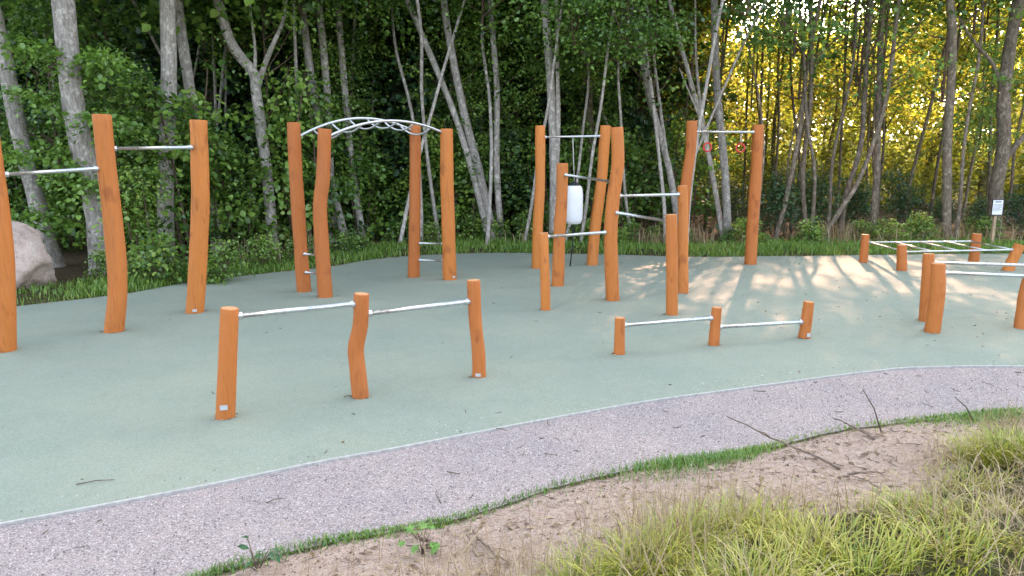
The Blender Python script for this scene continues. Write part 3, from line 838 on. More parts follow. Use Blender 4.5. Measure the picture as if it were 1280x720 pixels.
px_tree('thin dark stem leaning in a V with another', [(1049, 302), (1058, 250), (1075, 180), (1082, 100), (1086, 0)], 7, 11, [(SPARSE[1], 3.4, 1.0)], m='shadebark', seed=20)
px_tree('slanting dark stem crossing the V-shaped pair', [(1022, 303), (1052, 262), (1078, 220), (1105, 130), (1120, 20)], 6, 10, [(SPARSE[2], 3.6, .9)], m='shadebark', seed=21)
px_tree('dark stem leaning right of the tall ring post', [(968, 302), (985, 240), (1000, 160), (1015, 70), (1028, -10)], 6, 11, [(SPARSE[0], 3.4, .9)], m='shadebark', seed=22)
px_tree('thin backlit stem rising beside the leaning one right of the rings', [(1010, 302), (1006, 220), (1012, 120), (1014, 0)], 6, 11, [(SPARSE[1], 3.8, .9)], m='shadebark', seed=23)

# beech sapling with flat leafy sprays in front of the trunks on the left
e = empty('beech_sapling', (onplane(118, 300, 12.9).x, 12.9, 0)); tag(e, 'young beech with flat layered leafy sprays beside the boulder', 'sapling')
o = Vector(e.location); V, Fc = [], []
S0 = [Vector((0, 0, -.05)), onplane(114, 260, 12.9) - o, onplane(106, 150, 12.95) - o, onplane(92, 60, 13.0) - o]
tube(V, Fc, catmull(S0, 14), [.022 * (1 - .7 * i / 14) for i in range(15)], 7)
C = []
for (u0, v0, u1, v1, wv_) in ((116, 282, 18, 268, .30), (108, 190, 30, 196, .30), (100, 128, 0, 118, .34), (112, 236, 128, 232, .25), (104, 140, 165, 165, .3), (96, 80, 40, 60, .32), (110, 210, 72, 228, .22), (98, 95, 150, 75, .3)):
    A = onplane(u0, v0, 12.9) - o; B = onplane(u1, v1, 12.3) - o
    q = catmull([A, A.lerp(B, .5) + Vector((0, 0, .10)), B], 8); tube(V, Fc, q, [.009 * (1 - .6 * i / 8) for i in range(9)], 5)
    for i in range(16):
        t = random.uniform(.15, 1.02); c = A.lerp(B, t) + Vector((0, random.gauss(0, wv_), .10 * math.sin(t * 3.1) + random.gauss(0, .04))); C.append(tuple(c))
link_mesh('stem', mesh_from('stem', V, Fc, M['twig']), e)
V, T, rn = clusters_leaves(np.array(C), 26, .16, .085, .22, .35, seed=33); link_mesh('leaves', fast_tris('leaves', V, T, M['leaf'], np.clip(rn * .5 + .42, 0, .95)), e)
# slender stems scattered through the front of the wood
first = {}
for i in range(46):
    u = random.uniform(-60, 1340); y = random.uniform(17.2, 25)
    if i >= 36: u = 480 + (i - 36) * 42 + random.gauss(0, 8); y = random.uniform(16.7, 17.8)
    x = (u - 640) / F * y
    right = u > 880
    if first.get(right) is None or i % 4 == 0:
        e = empty('slender_tree', (x, y, 0)); d = Vector((random.gauss(0, .1), random.gauss(0, .05), 1)); pts = [Vector((0, 0, -.1))]
        while pts[-1].z < 9.5:
            d = (d + Vector((random.gauss(0, .11), random.gauss(0, .11), .06))).normalized(); pts.append(pts[-1] + d * 1.1)
        P = catmull(pts, 26)
        link_mesh('trunk', trunk_mesh(P, random.uniform(.024, .046), i, (), 'bark' if u < 900 else 'shadebark', 8), e)
        q = P[18]; add_crown(e, SPARSE[i % 3] if u > 800 else LOW[i % 4], (q.x, q.y, random.uniform(3.6, 5) + (0 if u > 880 else .5)), .8, random.uniform(0, 6))
        first[right] = e
    else:
        e = copy_tree(first[right]); e.location = (x, y, 0)
        e.scale = (1, 1, random.uniform(.85, 1.15))
    e.rotation_euler = (0, 0, random.uniform(0, 6.28))
    tag(e, 'slender bare-stemmed tree standing among others just inside the wood', 'tree', 'slender trees inside the wood edge')

# dark wood behind on the left: dense trees in depth
proto = []
for i in range(3):
    e = empty('wood_tree', (0, 0, 0)); pts = [Vector((0, 0, -.2))]; d = Vector((0, 0, 1))
    while pts[-1].z < 14:
        d = (d + Vector((random.gauss(0, .04), random.gauss(0, .04), .06))).normalized(); pts.append(pts[-1] + d * 1.5)
    P = catmull(pts, 20); link_mesh('trunk', trunk_mesh(P, .15, i, (), 'shadebark', 8), e)
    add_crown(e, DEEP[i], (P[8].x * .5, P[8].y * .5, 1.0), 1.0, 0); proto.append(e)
used = [0, 0, 0]
def wood(x, y, s, k):
    if used[k]: e = copy_tree(proto[k])
    else: e = proto[k]; used[k] = 1
    e.location = (x, y, 0); e.scale = (s, s, s * random.uniform(.9, 1.15)); e.rotation_euler = (0, 0, random.uniform(0, 6.28))
    tag(e, 'dense tree with shade-darkened leaves deep in the wood', 'tree', 'dark trees deep in the wood')
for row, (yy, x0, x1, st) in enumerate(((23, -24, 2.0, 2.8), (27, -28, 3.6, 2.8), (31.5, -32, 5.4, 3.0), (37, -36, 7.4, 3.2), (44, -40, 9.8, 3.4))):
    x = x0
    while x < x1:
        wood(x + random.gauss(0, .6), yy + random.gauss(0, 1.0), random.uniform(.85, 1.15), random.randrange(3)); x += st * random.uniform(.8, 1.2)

# golden backlit trees beyond the right edge
proto_g = []
for i in range(4):
    e = empty('golden_tree', (0, 0, 0)); pts = [Vector((0, 0, -.2))]; d = Vector((0, 0, 1))
    while pts[-1].z < 6:
        d = (d + Vector((random.gauss(0, .06), random.gauss(0, .06), .05))).normalized(); pts.append(pts[-1] + d * 1.0)
    P = catmull(pts, 16); link_mesh('trunk', trunk_mesh(P, .10, i, (), 'shadebark', 8), e)
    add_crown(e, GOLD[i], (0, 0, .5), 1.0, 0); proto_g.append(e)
used_g = [0] * 4
def gold(x, y, s, k):
    if used_g[k]: e = copy_tree(proto_g[k])
    else: e = proto_g[k]; used_g[k] = 1
    e.location = (x, y, 0); e.scale = (s, s, s * random.uniform(.95, 1.08)); e.rotation_euler = (0, 0, random.uniform(0, 6.28))
    tag(e, 'sunlit yellow-green tree in the belt beyond the exercise area', 'tree', 'golden trees beyond the edge of the wood')
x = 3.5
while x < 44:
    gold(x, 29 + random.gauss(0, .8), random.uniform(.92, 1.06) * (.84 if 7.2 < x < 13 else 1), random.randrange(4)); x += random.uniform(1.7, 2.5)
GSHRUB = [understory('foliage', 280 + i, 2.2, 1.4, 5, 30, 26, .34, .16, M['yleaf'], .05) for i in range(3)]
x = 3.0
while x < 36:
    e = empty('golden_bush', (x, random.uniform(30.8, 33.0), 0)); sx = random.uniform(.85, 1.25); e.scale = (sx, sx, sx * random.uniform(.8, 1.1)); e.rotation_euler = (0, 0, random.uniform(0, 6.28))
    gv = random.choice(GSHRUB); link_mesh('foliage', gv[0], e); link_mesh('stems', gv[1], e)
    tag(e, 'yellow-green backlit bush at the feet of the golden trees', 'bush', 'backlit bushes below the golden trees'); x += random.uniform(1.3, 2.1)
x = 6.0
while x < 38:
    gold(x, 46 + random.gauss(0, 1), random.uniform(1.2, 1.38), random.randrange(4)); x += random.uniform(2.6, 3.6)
# far belt, one mass
g = np.random.default_rng(5); C = []
for k in range(7500):
    x = g.uniform(-70, 120); t = g.uniform(0, 1)
    top = 13.6 + 1.2 * noise.noise(Vector((x * .12, 0, 4))) + 1.0 * noise.noise(Vector((x * .4, 0, 8)))
    C.append((x, 75 + g.normal() * 2.2, .2 + top * t))
V, T, rn = clusters_leaves(np.array(C), 26, .7, .34, seed=9)
tag(link_mesh('distant_wood', fast_tris('distant_wood', V, T, M['yleaf'], rn)), 'sunlit belt of wood far beyond the golden trees', 'wood', kind='stuff')

proto_c = []
for i in range(3):
    e = empty('shade_tree', (0, 0, 0)); pts = [Vector((0, 0, -.2))]; d = Vector((random.gauss(0, .06), 0, 1))
    while pts[-1].z < 12:
        d = (d + Vector((random.gauss(0, .06), random.gauss(0, .06), .06))).normalized(); pts.append(pts[-1] + d * 1.3)
    P = catmull(pts, 22); link_mesh('trunk', trunk_mesh(P, .045, i, (), 'shadebark', 8), e)
    q = P[13]; add_crown(e, CANOPY[i], (q.x, q.y, 6.9), 1.0, 0); proto_c.append(e)
k = 0
for yy, x0, x1, st in ((20.8, 5.2, 19, 5.0), (24.5, 2.4, 23, 3.0), (28.5, 3.4, 13.5, 1.7)):  # rows added to block the sun from the pad, crowns mostly above view
    x = x0
    while x < x1:
        e = copy_tree(proto_c[k % 3]) if k > 2 else proto_c[k]
        e.location = (x + random.gauss(0, .4), yy + random.gauss(0, .6), 0); e.rotation_euler = (0, 0, random.uniform(0, 6.28)); e.scale = (1, 1, random.uniform(.95, 1.05) * (.9 if x <= 6.5 else 1.0 if x >= 14 or yy < 22 else 1.25 if yy < 26 else 1.42))   # taller ones let the low sun through below
        tag(e, 'thin dark-stemmed tall tree added for shade, leaves high up before the golden trees', 'tree', 'tall trees before the golden trees'); k += 1
        x += st * random.uniform(.85, 1.15)
# understory along the edge
def put_shrub(var, u, y, s, label, group, name='shrub'):
    x = (u - 640) / F * y
    e = empty(name, (x, y, 0)); e.scale = (s, s, s * random.uniform(.85, 1.2)); e.rotation_euler = (0, 0, random.uniform(0, 6.28))
    link_mesh('foliage', var[0], e); link_mesh('stems', var[1], e)
    tag(e, label, 'shrub', group)
for i in range(30):
    u = -80 + i * 32 + random.gauss(0, 10); yb = poly_y(back, (u - 640) / F * 16)
    y = max(float(yb) + random.uniform(2.5, 5.0), 13)
    if u < 130 or min(abs(u - k_) for k_ in (207, 274, 340, 430, 453, 613)) < 24: y = max(y, 15.8)
    put_shrub(random.choice(SHRUB), u, y, random.uniform(.6, 1.2), 'leafy green sapling growing at the shaded front of the wood', 'green saplings at the front of the wood', 'sapling')
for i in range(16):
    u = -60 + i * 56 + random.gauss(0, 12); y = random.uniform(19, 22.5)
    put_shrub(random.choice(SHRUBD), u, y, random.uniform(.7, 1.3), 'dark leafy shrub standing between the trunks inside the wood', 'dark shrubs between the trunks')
for i in range(34):
    u = 120 + i * 34 + random.gauss(0, 10); x = (u - 640) / F * 16
    y = float(poly_y(back, x)) + random.uniform(1.3, 2.4)
    put_shrub(random.choice(BUSH), u, max(y, 12), random.uniform(.35, .85), 'low leafy bush at the back of the grass verge', 'low bushes along the verge', 'bush')
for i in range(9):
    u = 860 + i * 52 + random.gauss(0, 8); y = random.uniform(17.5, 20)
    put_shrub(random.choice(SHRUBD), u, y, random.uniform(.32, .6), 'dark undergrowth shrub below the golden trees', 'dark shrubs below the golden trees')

# ------------------------------------------------------------------ grass
def blades(P, h, w, lean, rnd, seed, curl=.5, ang=None):
    g = np.random.default_rng(seed); n = len(P)
    a = g.uniform(0, 2 * math.pi, n) if ang is None else ang + g.normal(0, .8, n); d = np.column_stack([np.cos(a), np.sin(a), np.zeros(n)])
    s = np.column_stack([-np.sin(a), np.cos(a), np.zeros(n)])
    up = np.array([0, 0, 1.0]); hh = h[:, None]; ww = w[:, None] / 2; ln = lean[:, None]
    c0 = P; c1 = P + up * hh * .45 + d * hh * ln * .25; c2 = P + up * hh * .8 + d * hh * ln * .65; c3 = P + up * hh * (1 - .25 * ln * curl) + d * hh * ln * 1.15
    V = np.stack([c0 - s * ww, c0 + s * ww, c1 - s * ww * .9, c1 + s * ww * .9, c2 - s * ww * .6, c2 + s * ww * .6, c3], 1).reshape(-1, 3)
    i = np.arange(n) * 7
    T = np.stack([np.stack([i + a_, i + b_, i + c_], 1) for a_, b_, c_ in ((0, 1, 3), (0, 3, 2), (2, 3, 5), (2, 5, 4), (4, 5, 6))], 1).reshape(-1, 3)
    return V, T, np.repeat(rnd, 5)
def stuff(name, parts, m, label):
    Vs, Ts, Rs = [], [], []; b = 0
    for V, T, r in parts:
        Vs.append(V); Ts.append(T + b); Rs.append(r); b += len(V)
    o = link_mesh(name, fast_tris(name, np.vstack(Vs), np.vstack(Ts), m, np.concatenate(Rs)))
    tag(o, label, 'grass', kind='stuff'); return o
# verge behind the pad
g = np.random.default_rng(21)
n = 70000; x = g.uniform(-13, 17, n); d = g.uniform(0, 1, n) ** 1.1 * 2.3
y = poly_y(back, x) + .02 + d
P = np.column_stack([x, y]); keep = g.uniform(0, 1, n) < np.clip(1.25 - d / 2.4, .1, 1) * np.clip(.75 + vnoise(x, y, 1.2, 2) * 1.2, .15, 1)
P = P[keep]; z = height(P); n = len(P)
h = g.uniform(.05, .15, n) * (1 + .5 * vnoise(P[:, 0], P[:, 1], .8, 6)); rnd = np.clip(g.normal(.45, .2, n), 0, 1)
stuff('verge_grass', [blades(np.column_stack([P, z - .01]), h, g.uniform(.010, .018, n), g.uniform(.1, .9, n), rnd, 3)], M['grass'], 'green grass verge along the back of the rubber pad')
# tall dry grass at the wood's foot
n = 5000; x = g.uniform(-13, 16, n); y = poly_y(back, x) + g.normal(2.0, .5, n); P = np.column_stack([x, y])
keep = (vnoise(x, y, .7, 12) > -.05) & (np.hypot(x + 8.05, y - 11.2) > 1.9); P = P[keep]; n = len(P)
stuff('dry_verge_grass', [blades(np.column_stack([P, height(P)]), g.uniform(.2, .55, n), g.uniform(.008, .014, n), g.uniform(.1, .8, n), g.uniform(0, 1, n), 4)], M['straw'], 'dry pale grass at the foot of the wood')
# turf strip along the near edge of the path
n = 30000; x = g.uniform(-3, 8, n); ye = poly_y(edge, x); d = np.abs(g.normal(0, .15, n)) * (1 + .5 * np.sin(x * 2.1)) + .01
y = ye - d + .06; P = np.column_stack([x, y]); wv = vnoise(x, ye, .9, 31)
keep = g.uniform(0, 1, n) < np.clip(.75 + wv * 1.3 - d * 1.9, .03, 1); P = P[keep]; n = len(P)
stuff('turf_strip', [blades(np.column_stack([P, np.maximum(height(P), -.012) - .005]), g.uniform(.015, .05, n) * (1 + .6 * vnoise(P[:, 0], P[:, 1], 1.7, 61)), g.uniform(.004, .008, n), g.uniform(.2, 1.0, n), np.clip(.30 + .45 * np.exp(-((P[:, 0] - 2.3) / .8) ** 2) + .4 * vnoise(P[:, 0], P[:, 1], 1.1, 62) + g.normal(0, .2, n), 0, 1), 5)], M['grass'], 'short green turf strip between gravel path and bare soil')  # one stretch of blades tinted brighter, a sunlit patch put into the colour
# meadow grass on the bank
def scatter(n, x0, x1, inset, fn=None):
    x = g.uniform(x0, x1, n); yl = poly_y(gline, x); y = yl - g.uniform(inset, 3.4, n)
    return np.column_stack([x, y])
def blob(P, s, seed): return vnoise(P[:, 0], P[:, 1], s, seed)
P = scatter(46000, -1.2, 6.5, -.05); dl = seg_dist(P, gline)
b = blob(P, 1.3, 41); b2 = blob(P, 3.5, 43)
keep = (g.uniform(0, 1, len(P)) < np.clip(.46 + b * 1.1 + b2 * 1.0, .04, 1) * np.clip(.12 + dl * 1.1, 0, 1)) & (P[:, 1] > 1.2)
P = P[keep]; n = len(P); b = b[keep]
h = g.uniform(.02, .09, n) * (1 + 1.0 * b); rnd = np.clip(.48 + b2[keep] * .9 + g.normal(0, .26, n), 0, 1)
parts = [blades(np.column_stack([P, height(P) - .01]), h, g.uniform(.003, .010, n), g.uniform(.2, 1.9, n), rnd, 6, ang=9 * vnoise(P[:, 0], P[:, 1], 1.4, 91))]
# tussocks of longer blades
tc = []
for (u, v, k, rad, hh_) in ((850, 690, 700, .20, .36), (930, 665, 800, .24, .34), (800, 720, 600, .2, .36), (1010, 690, 500, .25, .26), (1240, 575, 900, .20, .34), (1280, 570, 900, .25, .36),
                            (1130, 640, 350, .25, .22), (730, 735, 400, .2, .3), (1180, 690, 500, .3, .24), (940, 735, 700, .3, .3), (1080, 720, 600, .3, .24), (1210, 610, 350, .22, .22)):
    k = int(k * .7); c = on_bank(u, v); q = g.normal(size=(k, 2)) * rad * .42 + np.array(c.xy); n = k
    parts.append(blades(np.column_stack([q, height(q) - .01]), g.uniform(.25, 1.0, n) * hh_ * .56, g.uniform(.004, .008, n), g.uniform(.2, 1.5, n), np.clip(g.normal(g.uniform(.2, .65), .22, n), 0, 1), int(u), ang=np.arctan2(q[:, 1] - c.y, q[:, 0] - c.x)))
stuff('meadow_grass', parts, M['mgrass'], 'rough green and yellow meadow grass on the near bank')
parts = []
P = scatter(13000, -1.0, 6.5, -.18); b = blob(P, 1.6, 51); P = P[(b > -.08) & (P[:, 1] > 1.2)]; n = len(P)
parts.append(blades(np.column_stack([P, height(P) - .01]), g.uniform(.06, .24, n), g.uniform(.003, .006, n), g.uniform(.2, 1.8, n), g.uniform(0, 1, n), 8))
for (u, v, k, rad, hh_) in ((835, 668, 150, .40, .42), (885, 690, 130, .40, .42), (800, 705, 90, .3, .40), (940, 662, 80, .4, .32), (1010, 680, 60, .5, .3), (1255, 560, 150, .2, .36), (640, 735, 60, .3, .34), (400, 722, 26, .35, .40), (560, 712, 40, .3, .3), (1190, 650, 100, .3, .26)):
    c = on_bank(u, v); q = g.normal(size=(k, 2)) * rad * .5 + np.array(c.xy); n = k
    parts.append(blades(np.column_stack([q, height(q) - .01]), g.uniform(.5, 1.0, n) * hh_, g.uniform(.002, .004, n), g.uniform(.15, .7, n), g.uniform(0, 1, n), int(u) + 1))
stuff('dry_grass', parts, M['straw'], 'dry straw-coloured grass stems on the near bank')
# fallen leaves, litter on pad, path and bare soil
def litter(name, P, z, size, label, m='litter', seed=0, tilt=.25, wid=.36):
    q = np.random.default_rng(seed); n = len(P)
    D = np.column_stack([q.normal(size=(n, 2)), q.normal(0, .12, n)]); Nn = np.column_stack([q.normal(size=(n, 2)) * tilt, np.ones(n)])
    V, T, rn = leaf_arrays(np.column_stack([P, z]), D, Nn, size * q.uniform(.5, 1.3, n), q.uniform(0, 1, n), wid)
    tag(link_mesh(name, fast_tris(name, V, T, M[m], rn)), label, 'leaf litter', kind='stuff')
n = 1500; x = g.uniform(-12, 16, n); y = poly_y(back, x) - np.abs(g.normal(0, .10, n)) + .08
Pa = np.column_stack([x, y])
n = 90; x = g.uniform(-6, 12, n); y = poly_y(kerb, x) + g.uniform(0, 1, n) * (poly_y(back, x) - poly_y(kerb, x)); Pb = np.column_stack([x, y])
n = 260; x = g.uniform(3, 11, n); y = g.uniform(8, 15, n); Pc = np.column_stack([x, y])
Pd = np.vstack([np.array([(q.base.x, q.base.y)]) + (q.r * g.uniform(1.0, 1.25, (9, 1))) * np.column_stack([np.cos(t_), np.sin(t_)]) for q in POSTS for t_ in [g.uniform(0, 6.28, 9)]])  # leaves added round each post base to stand in for contact shade
P = np.vstack([Pa, Pb, Pc, Pd]); litter('fallen_leaves', P, np.full(len(P), .006), .034, 'small dry fallen leaves scattered on the rubber pad', seed=1)
n = 1500; x = g.uniform(-3, 8, n); ye = poly_y(edge, x); y = ye - g.uniform(.1, 1.6, n); P = np.column_stack([x, y])
litter('soil_litter', P, height(P) + .006, .05, 'brown dry litter lying on the bare soil of the bank', seed=2, wid=.22)
# loose stones of the path
n = 12500; x = g.uniform(-5, 9, n); t = g.uniform(0, 1, n); y = poly_y(edge, x) + t * (poly_y(kerb, x) - .04 - poly_y(edge, x)); y[:500] = poly_y(kerb, x[:500]) + np.abs(g.normal(0, .16, 500)) + .02; lift = np.where(np.arange(n) < 500, .014, 0)[:, None]
s = g.uniform(.003, .008, n); tet = np.array([(1, 0, -.3), (-.5, .87, -.3), (-.5, -.87, -.3), (0, 0, .8)])
a = g.uniform(0, 6.28, n); ca, sa = np.cos(a)[:, None], np.sin(a)[:, None]
tx = tet[None, :, 0] * ca - tet[None, :, 1] * sa; ty = tet[None, :, 0] * sa + tet[None, :, 1] * ca
V = np.stack([x[:, None] + tx * s[:, None], y[:, None] + ty * s[:, None], -.010 + lift + (tet[None, :, 2] + .1) * s[:, None]], -1).reshape(-1, 3)
i = np.arange(n) * 4
T = np.stack([np.stack([i + p, i + q, i + r], 1) for p, q, r in ((0, 1, 3), (1, 2, 3), (2, 0, 3))], 1).reshape(-1, 3)
def m_stone():
    m, nt, out = mat('loose_stone'); a = N(nt, 'Attribute', attribute_name='rnd')
    principled(nt, out, ramp(nt, a.outputs['Fac'], [(0, (.10, .085, .085)), (.5, (.34, .30, .295)), (1, (.62, .58, .57))]), .9); return m
M['stone'] = m_stone()
tag(link_mesh('loose_gravel', fast_tris('loose_gravel', V, T, M['stone'], np.repeat(g.uniform(0, 1, n), 3))), 'loose grey stones on the gravel path', 'gravel', kind='stuff')

# ------------------------------------------------------------------ sticks, twigs, a maple seedling
def stick(pts, r, label, name='dead_branch', forks=(), m='dry', lift=None, group=None):
    Q = [on_bank(u, v) for u, v in pts]
    for i, q in enumerate(Q): q.z += r + (lift[i] if lift else .01)
    o = Q[0].copy(); V, Fc = [], []
    C = catmull(Q, 14)
    for c in C[1:-1]: c += Vector((random.gauss(0, r * .8), random.gauss(0, r * .8), 0))
    tube(V, Fc, [c - o for c in C], [r * (1 - .6 * i / 14) for i in range(15)], 7, True)
    for (k, du, dv, ln) in forks:
        b = C[k]; e_ = b + Vector((du, dv, ln)); tube(V, Fc, [b - o, b.lerp(e_, .5) - o + Vector((.01, 0, .01)), e_ - o], [r * .6, r * .45, r * .2], 6, True)
    ob = link_mesh(name, mesh_from(name, V, Fc, M[m]), loc=o); tag(ob, label, 'branch', group); return ob
stick([(1050, 588), (1010, 574), (960, 558), (908, 541)], .010, 'long thin dead branch reaching from bare soil over the path edge', lift=[0, .03, .07, .12], forks=((9, -.10, .02, .05),))
stick([(1092, 550), (1075, 543), (1058, 537), (1040, 531)], .010, 'short dark branch lying by the sunlit turf strip', lift=[0, .02, .04, .05])
stick([(1048, 601), (1075, 598), (1105, 594)], .009, 'short crooked stick lying on the bare soil', lift=[.01, .03, .01])
stick([(592, 672), (610, 690), (640, 710)], .010, 'pale stick lying on soil near the maple seedling', lift=[.03, .01, .0])
stick([(585, 680), (596, 700), (612, 722)], .008, 'thinner pale stick beside the maple seedling sticks', lift=[.05, .02, .0])
stick([(512, 672), (528, 683), (545, 695)], .014, 'dark broken stick beside the maple seedling', lift=[.04, .03, 0], m='twig')
stick([(1100, 612), (1082, 606), (1062, 600)], .006, 'thin twig at the foot of the meadow grass', lift=[0, .02, .03])
def upright(u, v, u2, v2, r, label):
    b = on_bank(u, v); t = onplane(u2, v2, b.y + .05); V, Fc = [], []
    tube(V, Fc, [Vector((0, 0, -.02)), (t - b) * .5 + Vector((.01, .0, .02)), t - b], [r, r * .8, r * .4], 7)
    tag(link_mesh('dry_stalk', mesh_from('dry_stalk', V, Fc, M['twig']), loc=b), label, 'stem')
upright(1103, 541, 1078, 486, .006, 'dark leaning dead stem by the turf strip')
upright(1219, 528, 1193, 496, .006, 'dark leaning dead stem beside the tallest tussock')
# bits of twig on the pad and path
for (u, v, du, dv, lab) in ((95, 607, 48, -6, 'long thin twig lying on the green pad'), (333, 630, 20, -5, 'dark twig lying on gravel near the kerb'), (430, 497, 10, -1, 'small dark twig on the pad beside the crooked dip bar post'),
                            (620, 537, 14, 3, 'short twig lying on gravel path')):
    a = ground(u, v); b = ground(u + du, v + dv); V, Fc = [], []
    A = Vector((0, 0, .008)); B = Vector((b[0] - a[0], b[1] - a[1], .008)); tube(V, Fc, [A, A.lerp(B, .5) + Vector((.0, .015, .004)), B], [.0035, .003, .002], 6)
    tag(link_mesh('twig', mesh_from('twig', V, Fc, M['twig']), loc=(a[0], a[1], 0)), lab, 'twig')
# seedling with broad leaves
b = on_bank(528, 694); e = empty('maple_seedling', b); tag(e, 'small broad-leaved maple seedling growing from the soil at the path edge', 'seedling')
V, Fc = [], []; C = []
for k in range(6):
    a = k * 1.05 + .3; L_ = random.uniform(.05, .10); t = Vector((math.cos(a) * L_, math.sin(a) * L_, random.uniform(.05, .13)))
    tube(V, Fc, catmull([Vector((0, 0, -.01)), Vector((t.x * .3, t.y * .3, t.z * .7)), t], 6), .003, 5); C.append(t)
link_mesh('stems', mesh_from('stems', V, Fc, M['twig']), e)
V, Fc = [], []
for t in C:
    for j in range(2):
        a = math.atan2(t.y, t.x) + random.gauss(0, .6); s = random.uniform(.022, .045); up = Vector((random.gauss(0, .3), random.gauss(0, .3) - .3, 1)).normalized()
        d = Vector((math.cos(a), math.sin(a), -.2)); d = (d - up * d.dot(up)).normalized(); w = up.cross(d); b0 = len(V)
        p = t + Vector((random.gauss(0, .02), random.gauss(0, .02), random.gauss(0, .015)))
        V.append(p)
        for ang, rr in ((-150, .35), (-105, .75), (-80, .45), (-50, .95), (-25, .55), (0, 1.1), (25, .55), (50, .95), (80, .45), (105, .75), (150, .35)):
            V.append(p + d * (.35 * s + math.cos(R(ang)) * rr * s) + w * math.sin(R(ang)) * rr * s - up * abs(math.sin(R(ang))) * s * .15)
        for k in range(1, 11): Fc.append((b0, b0 + k, b0 + k + 1))
link_mesh('leaves', mesh_from('leaves', V, Fc, M['fresh'], False), e)

b = on_bank(322, 712); e = empty('leafy_weed', b); tag(e, 'dark green broad-leaved weed at the corner of the gravel path', 'weed')
V, Fc, V2, F2 = [], [], [], []
for k in range(9):
    a = k * .7 + .2; t = Vector((math.cos(a) * random.uniform(.03, .11), math.sin(a) * random.uniform(.03, .09), random.uniform(.05, .15)))
    tube(V, Fc, [Vector((0, 0, -.01)), t * .6, t], .0025, 5)
    d = Vector((math.cos(a), math.sin(a), random.uniform(-.3, .3))).normalized(); w_ = Vector((-math.sin(a), math.cos(a), random.uniform(-.3, .3))).normalized(); s_ = random.uniform(.05, .08); b0 = len(V2)
    V2 += [t, t + d * s_ * .3 + w_ * s_ * .25, t + d * s_ * .7 + w_ * s_ * .2, t + d * s_ - Vector((0, 0, s_ * .2)), t + d * s_ * .7 - w_ * s_ * .2, t + d * s_ * .3 - w_ * s_ * .25, t + d * s_ * .55 - Vector((0, 0, s_ * .08))]
    F2 += [(b0 + 6, b0 + i, b0 + (i + 1) % 6) for i in range(6)]
link_mesh('stems', mesh_from('stems', V, Fc, M['twig']), e); link_mesh('leaves', mesh_from('leaves', V2, F2, M['weed'], False), e)
# clods and crumbs of soil on the bank
g = np.random.default_rng(77); n = 6500; x = g.uniform(-2.2, 7, n); ye = poly_y(edge, x); y = ye - .05 - np.abs(g.normal(0, .55, n)); P = np.column_stack([x, y]); keep = vnoise(x, y, 1.6, 71) > -.18; P = P[keep]; n = len(P)
s = g.uniform(.003, .010, n) * np.where(g.uniform(0, 1, n) > .92, 2.6, 1); a = g.uniform(0, 6.28, n); ca, sa = np.cos(a)[:, None], np.sin(a)[:, None]; q = 1 + g.uniform(-.35, .35, (n, 4))
tx = (tet[None, :, 0] * ca - tet[None, :, 1] * sa) * q; ty = (tet[None, :, 0] * sa + tet[None, :, 1] * ca) * q; hz = height(P)[:, None]
V = np.stack([P[:, :1] + tx * s[:, None], P[:, 1:] + ty * s[:, None], hz + (tet[None, :, 2] * q) * s[:, None]], -1).reshape(-1, 3); i = np.arange(n) * 4
T = np.stack([np.stack([i + p, i + q_, i + r], 1) for p, q_, r in ((0, 1, 3), (1, 2, 3), (2, 0, 3))], 1).reshape(-1, 3)
def m_clod():
    m, nt, out = mat('soil_clod'); a = N(nt, 'Attribute', attribute_name='rnd')
    principled(nt, out, ramp(nt, a.outputs['Fac'], [(0, (.10, .065, .045)), (.5, (.33, .235, .18)), (1, (.56, .44, .36))]), .95); return m
tag(link_mesh('loose_soil', fast_tris('loose_soil', V, T, m_clod(), np.repeat(g.uniform(0, 1, n), 3))), 'crumbs and clods of pale soil on the bank', 'soil', kind='stuff')
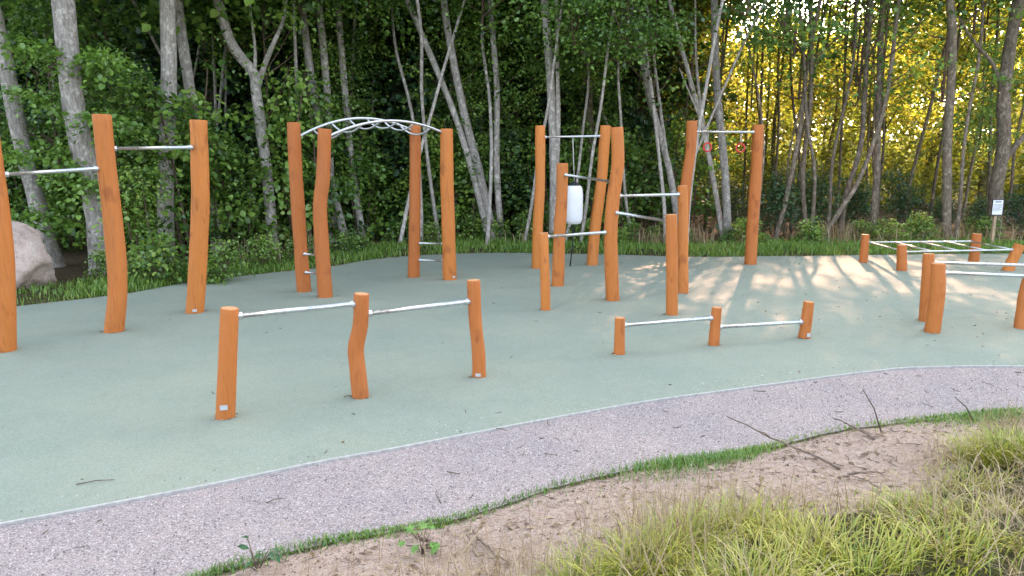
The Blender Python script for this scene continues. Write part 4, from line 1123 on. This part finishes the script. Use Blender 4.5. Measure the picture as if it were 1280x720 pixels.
# bits of twig and bark among the gravel and on the soil
def crumbs(name, P, z, L0, L1, label, m):
    V, Fc = [], []
    for (x, y), zz in zip(P, z):
        a = random.uniform(0, 6.28); l = random.uniform(L0, L1); d = Vector((math.cos(a), math.sin(a), random.gauss(0, .12))); c = Vector((x, y, zz + .004))
        r = random.uniform(.0015, .004); k = d.cross(Vector((0, 0, 1))) * l * random.uniform(-.15, .15)
        tube(V, Fc, [c - d * l / 2, c + k, c + d * l / 2], [r, r, r * .6], 4, False)
    tag(link_mesh(name, mesh_from(name, V, Fc, M[m], False)), label, 'twigs', kind='stuff')
n = 60; x = g.uniform(-4, 8, n); t = g.uniform(0, 1, n); y = poly_y(edge, x) + t * (poly_y(kerb, x) - poly_y(edge, x)); crumbs('twig_litter', np.column_stack([x, y]), np.full(n, -.010), .03, .13, 'small dark bits of twig scattered on the gravel path', 'twig')
n = 420; x = g.uniform(-2, 7, n); y = poly_y(edge, x) - g.uniform(.05, 1.5, n); P = np.column_stack([x, y]); crumbs('root_litter', P, height(P), .03, .16, 'thin dry roots and twigs on the bare soil', 'dry')
n = 30; x = g.uniform(-6, 10, n); y = poly_y(kerb, x) + g.uniform(0, 1, n) * 5; crumbs('bark_litter', np.column_stack([x, y]), np.full(n, .0), .02, .07, 'small crumbs of bark on the rubber pad', 'twig')

# ------------------------------------------------------------------ light
SUN_EL, SUN_AZ = 23.0, 20.0        # az: degrees to the right of straight ahead (+y)
w = bpy.data.worlds.new('World'); sc.world = w; w.use_nodes = True
nt = w.node_tree; bg = nt.nodes['Background']
sky = nt.nodes.new('ShaderNodeTexSky'); sky.sky_type = 'NISHITA'; sky.sun_disc = False
sky.sun_elevation = R(SUN_EL); sky.sun_rotation = R(SUN_AZ); sky.air_density = 1.0; sky.dust_density = 5.0; sky.ozone_density = 1.0
hs = nt.nodes.new('ShaderNodeHueSaturation'); hs.inputs['Saturation'].default_value = .55   # desaturated so the sky light is less blue
nt.links.new(sky.outputs[0], hs.inputs['Color']); nt.links.new(hs.outputs[0], bg.inputs[0]); bg.inputs[1].default_value = .15
sun = bpy.data.lights.new('sun', 'SUN'); so = bpy.data.objects.new('sun', sun); COL.objects.link(so)
sun.energy = 2.5; sun.angle = R(.6); sun.color = (1.0, .54, .37)
d = Vector((math.sin(R(SUN_AZ)) * math.cos(R(SUN_EL)), math.cos(R(SUN_AZ)) * math.cos(R(SUN_EL)), math.sin(R(SUN_EL))))
so.rotation_euler = d.to_track_quat('Z', 'Y').to_euler(); so.location = d * 60
vs = sc.view_settings; vs.view_transform = 'Standard'; vs.look = 'None'; vs.gamma = 1; vs.use_curve_mapping = False; vs.exposure = 2.88
sc.cycles.max_bounces = 8; sc.cycles.diffuse_bounces = 4; sc.cycles.transmission_bounces = 6; sc.cycles.glossy_bounces = 3
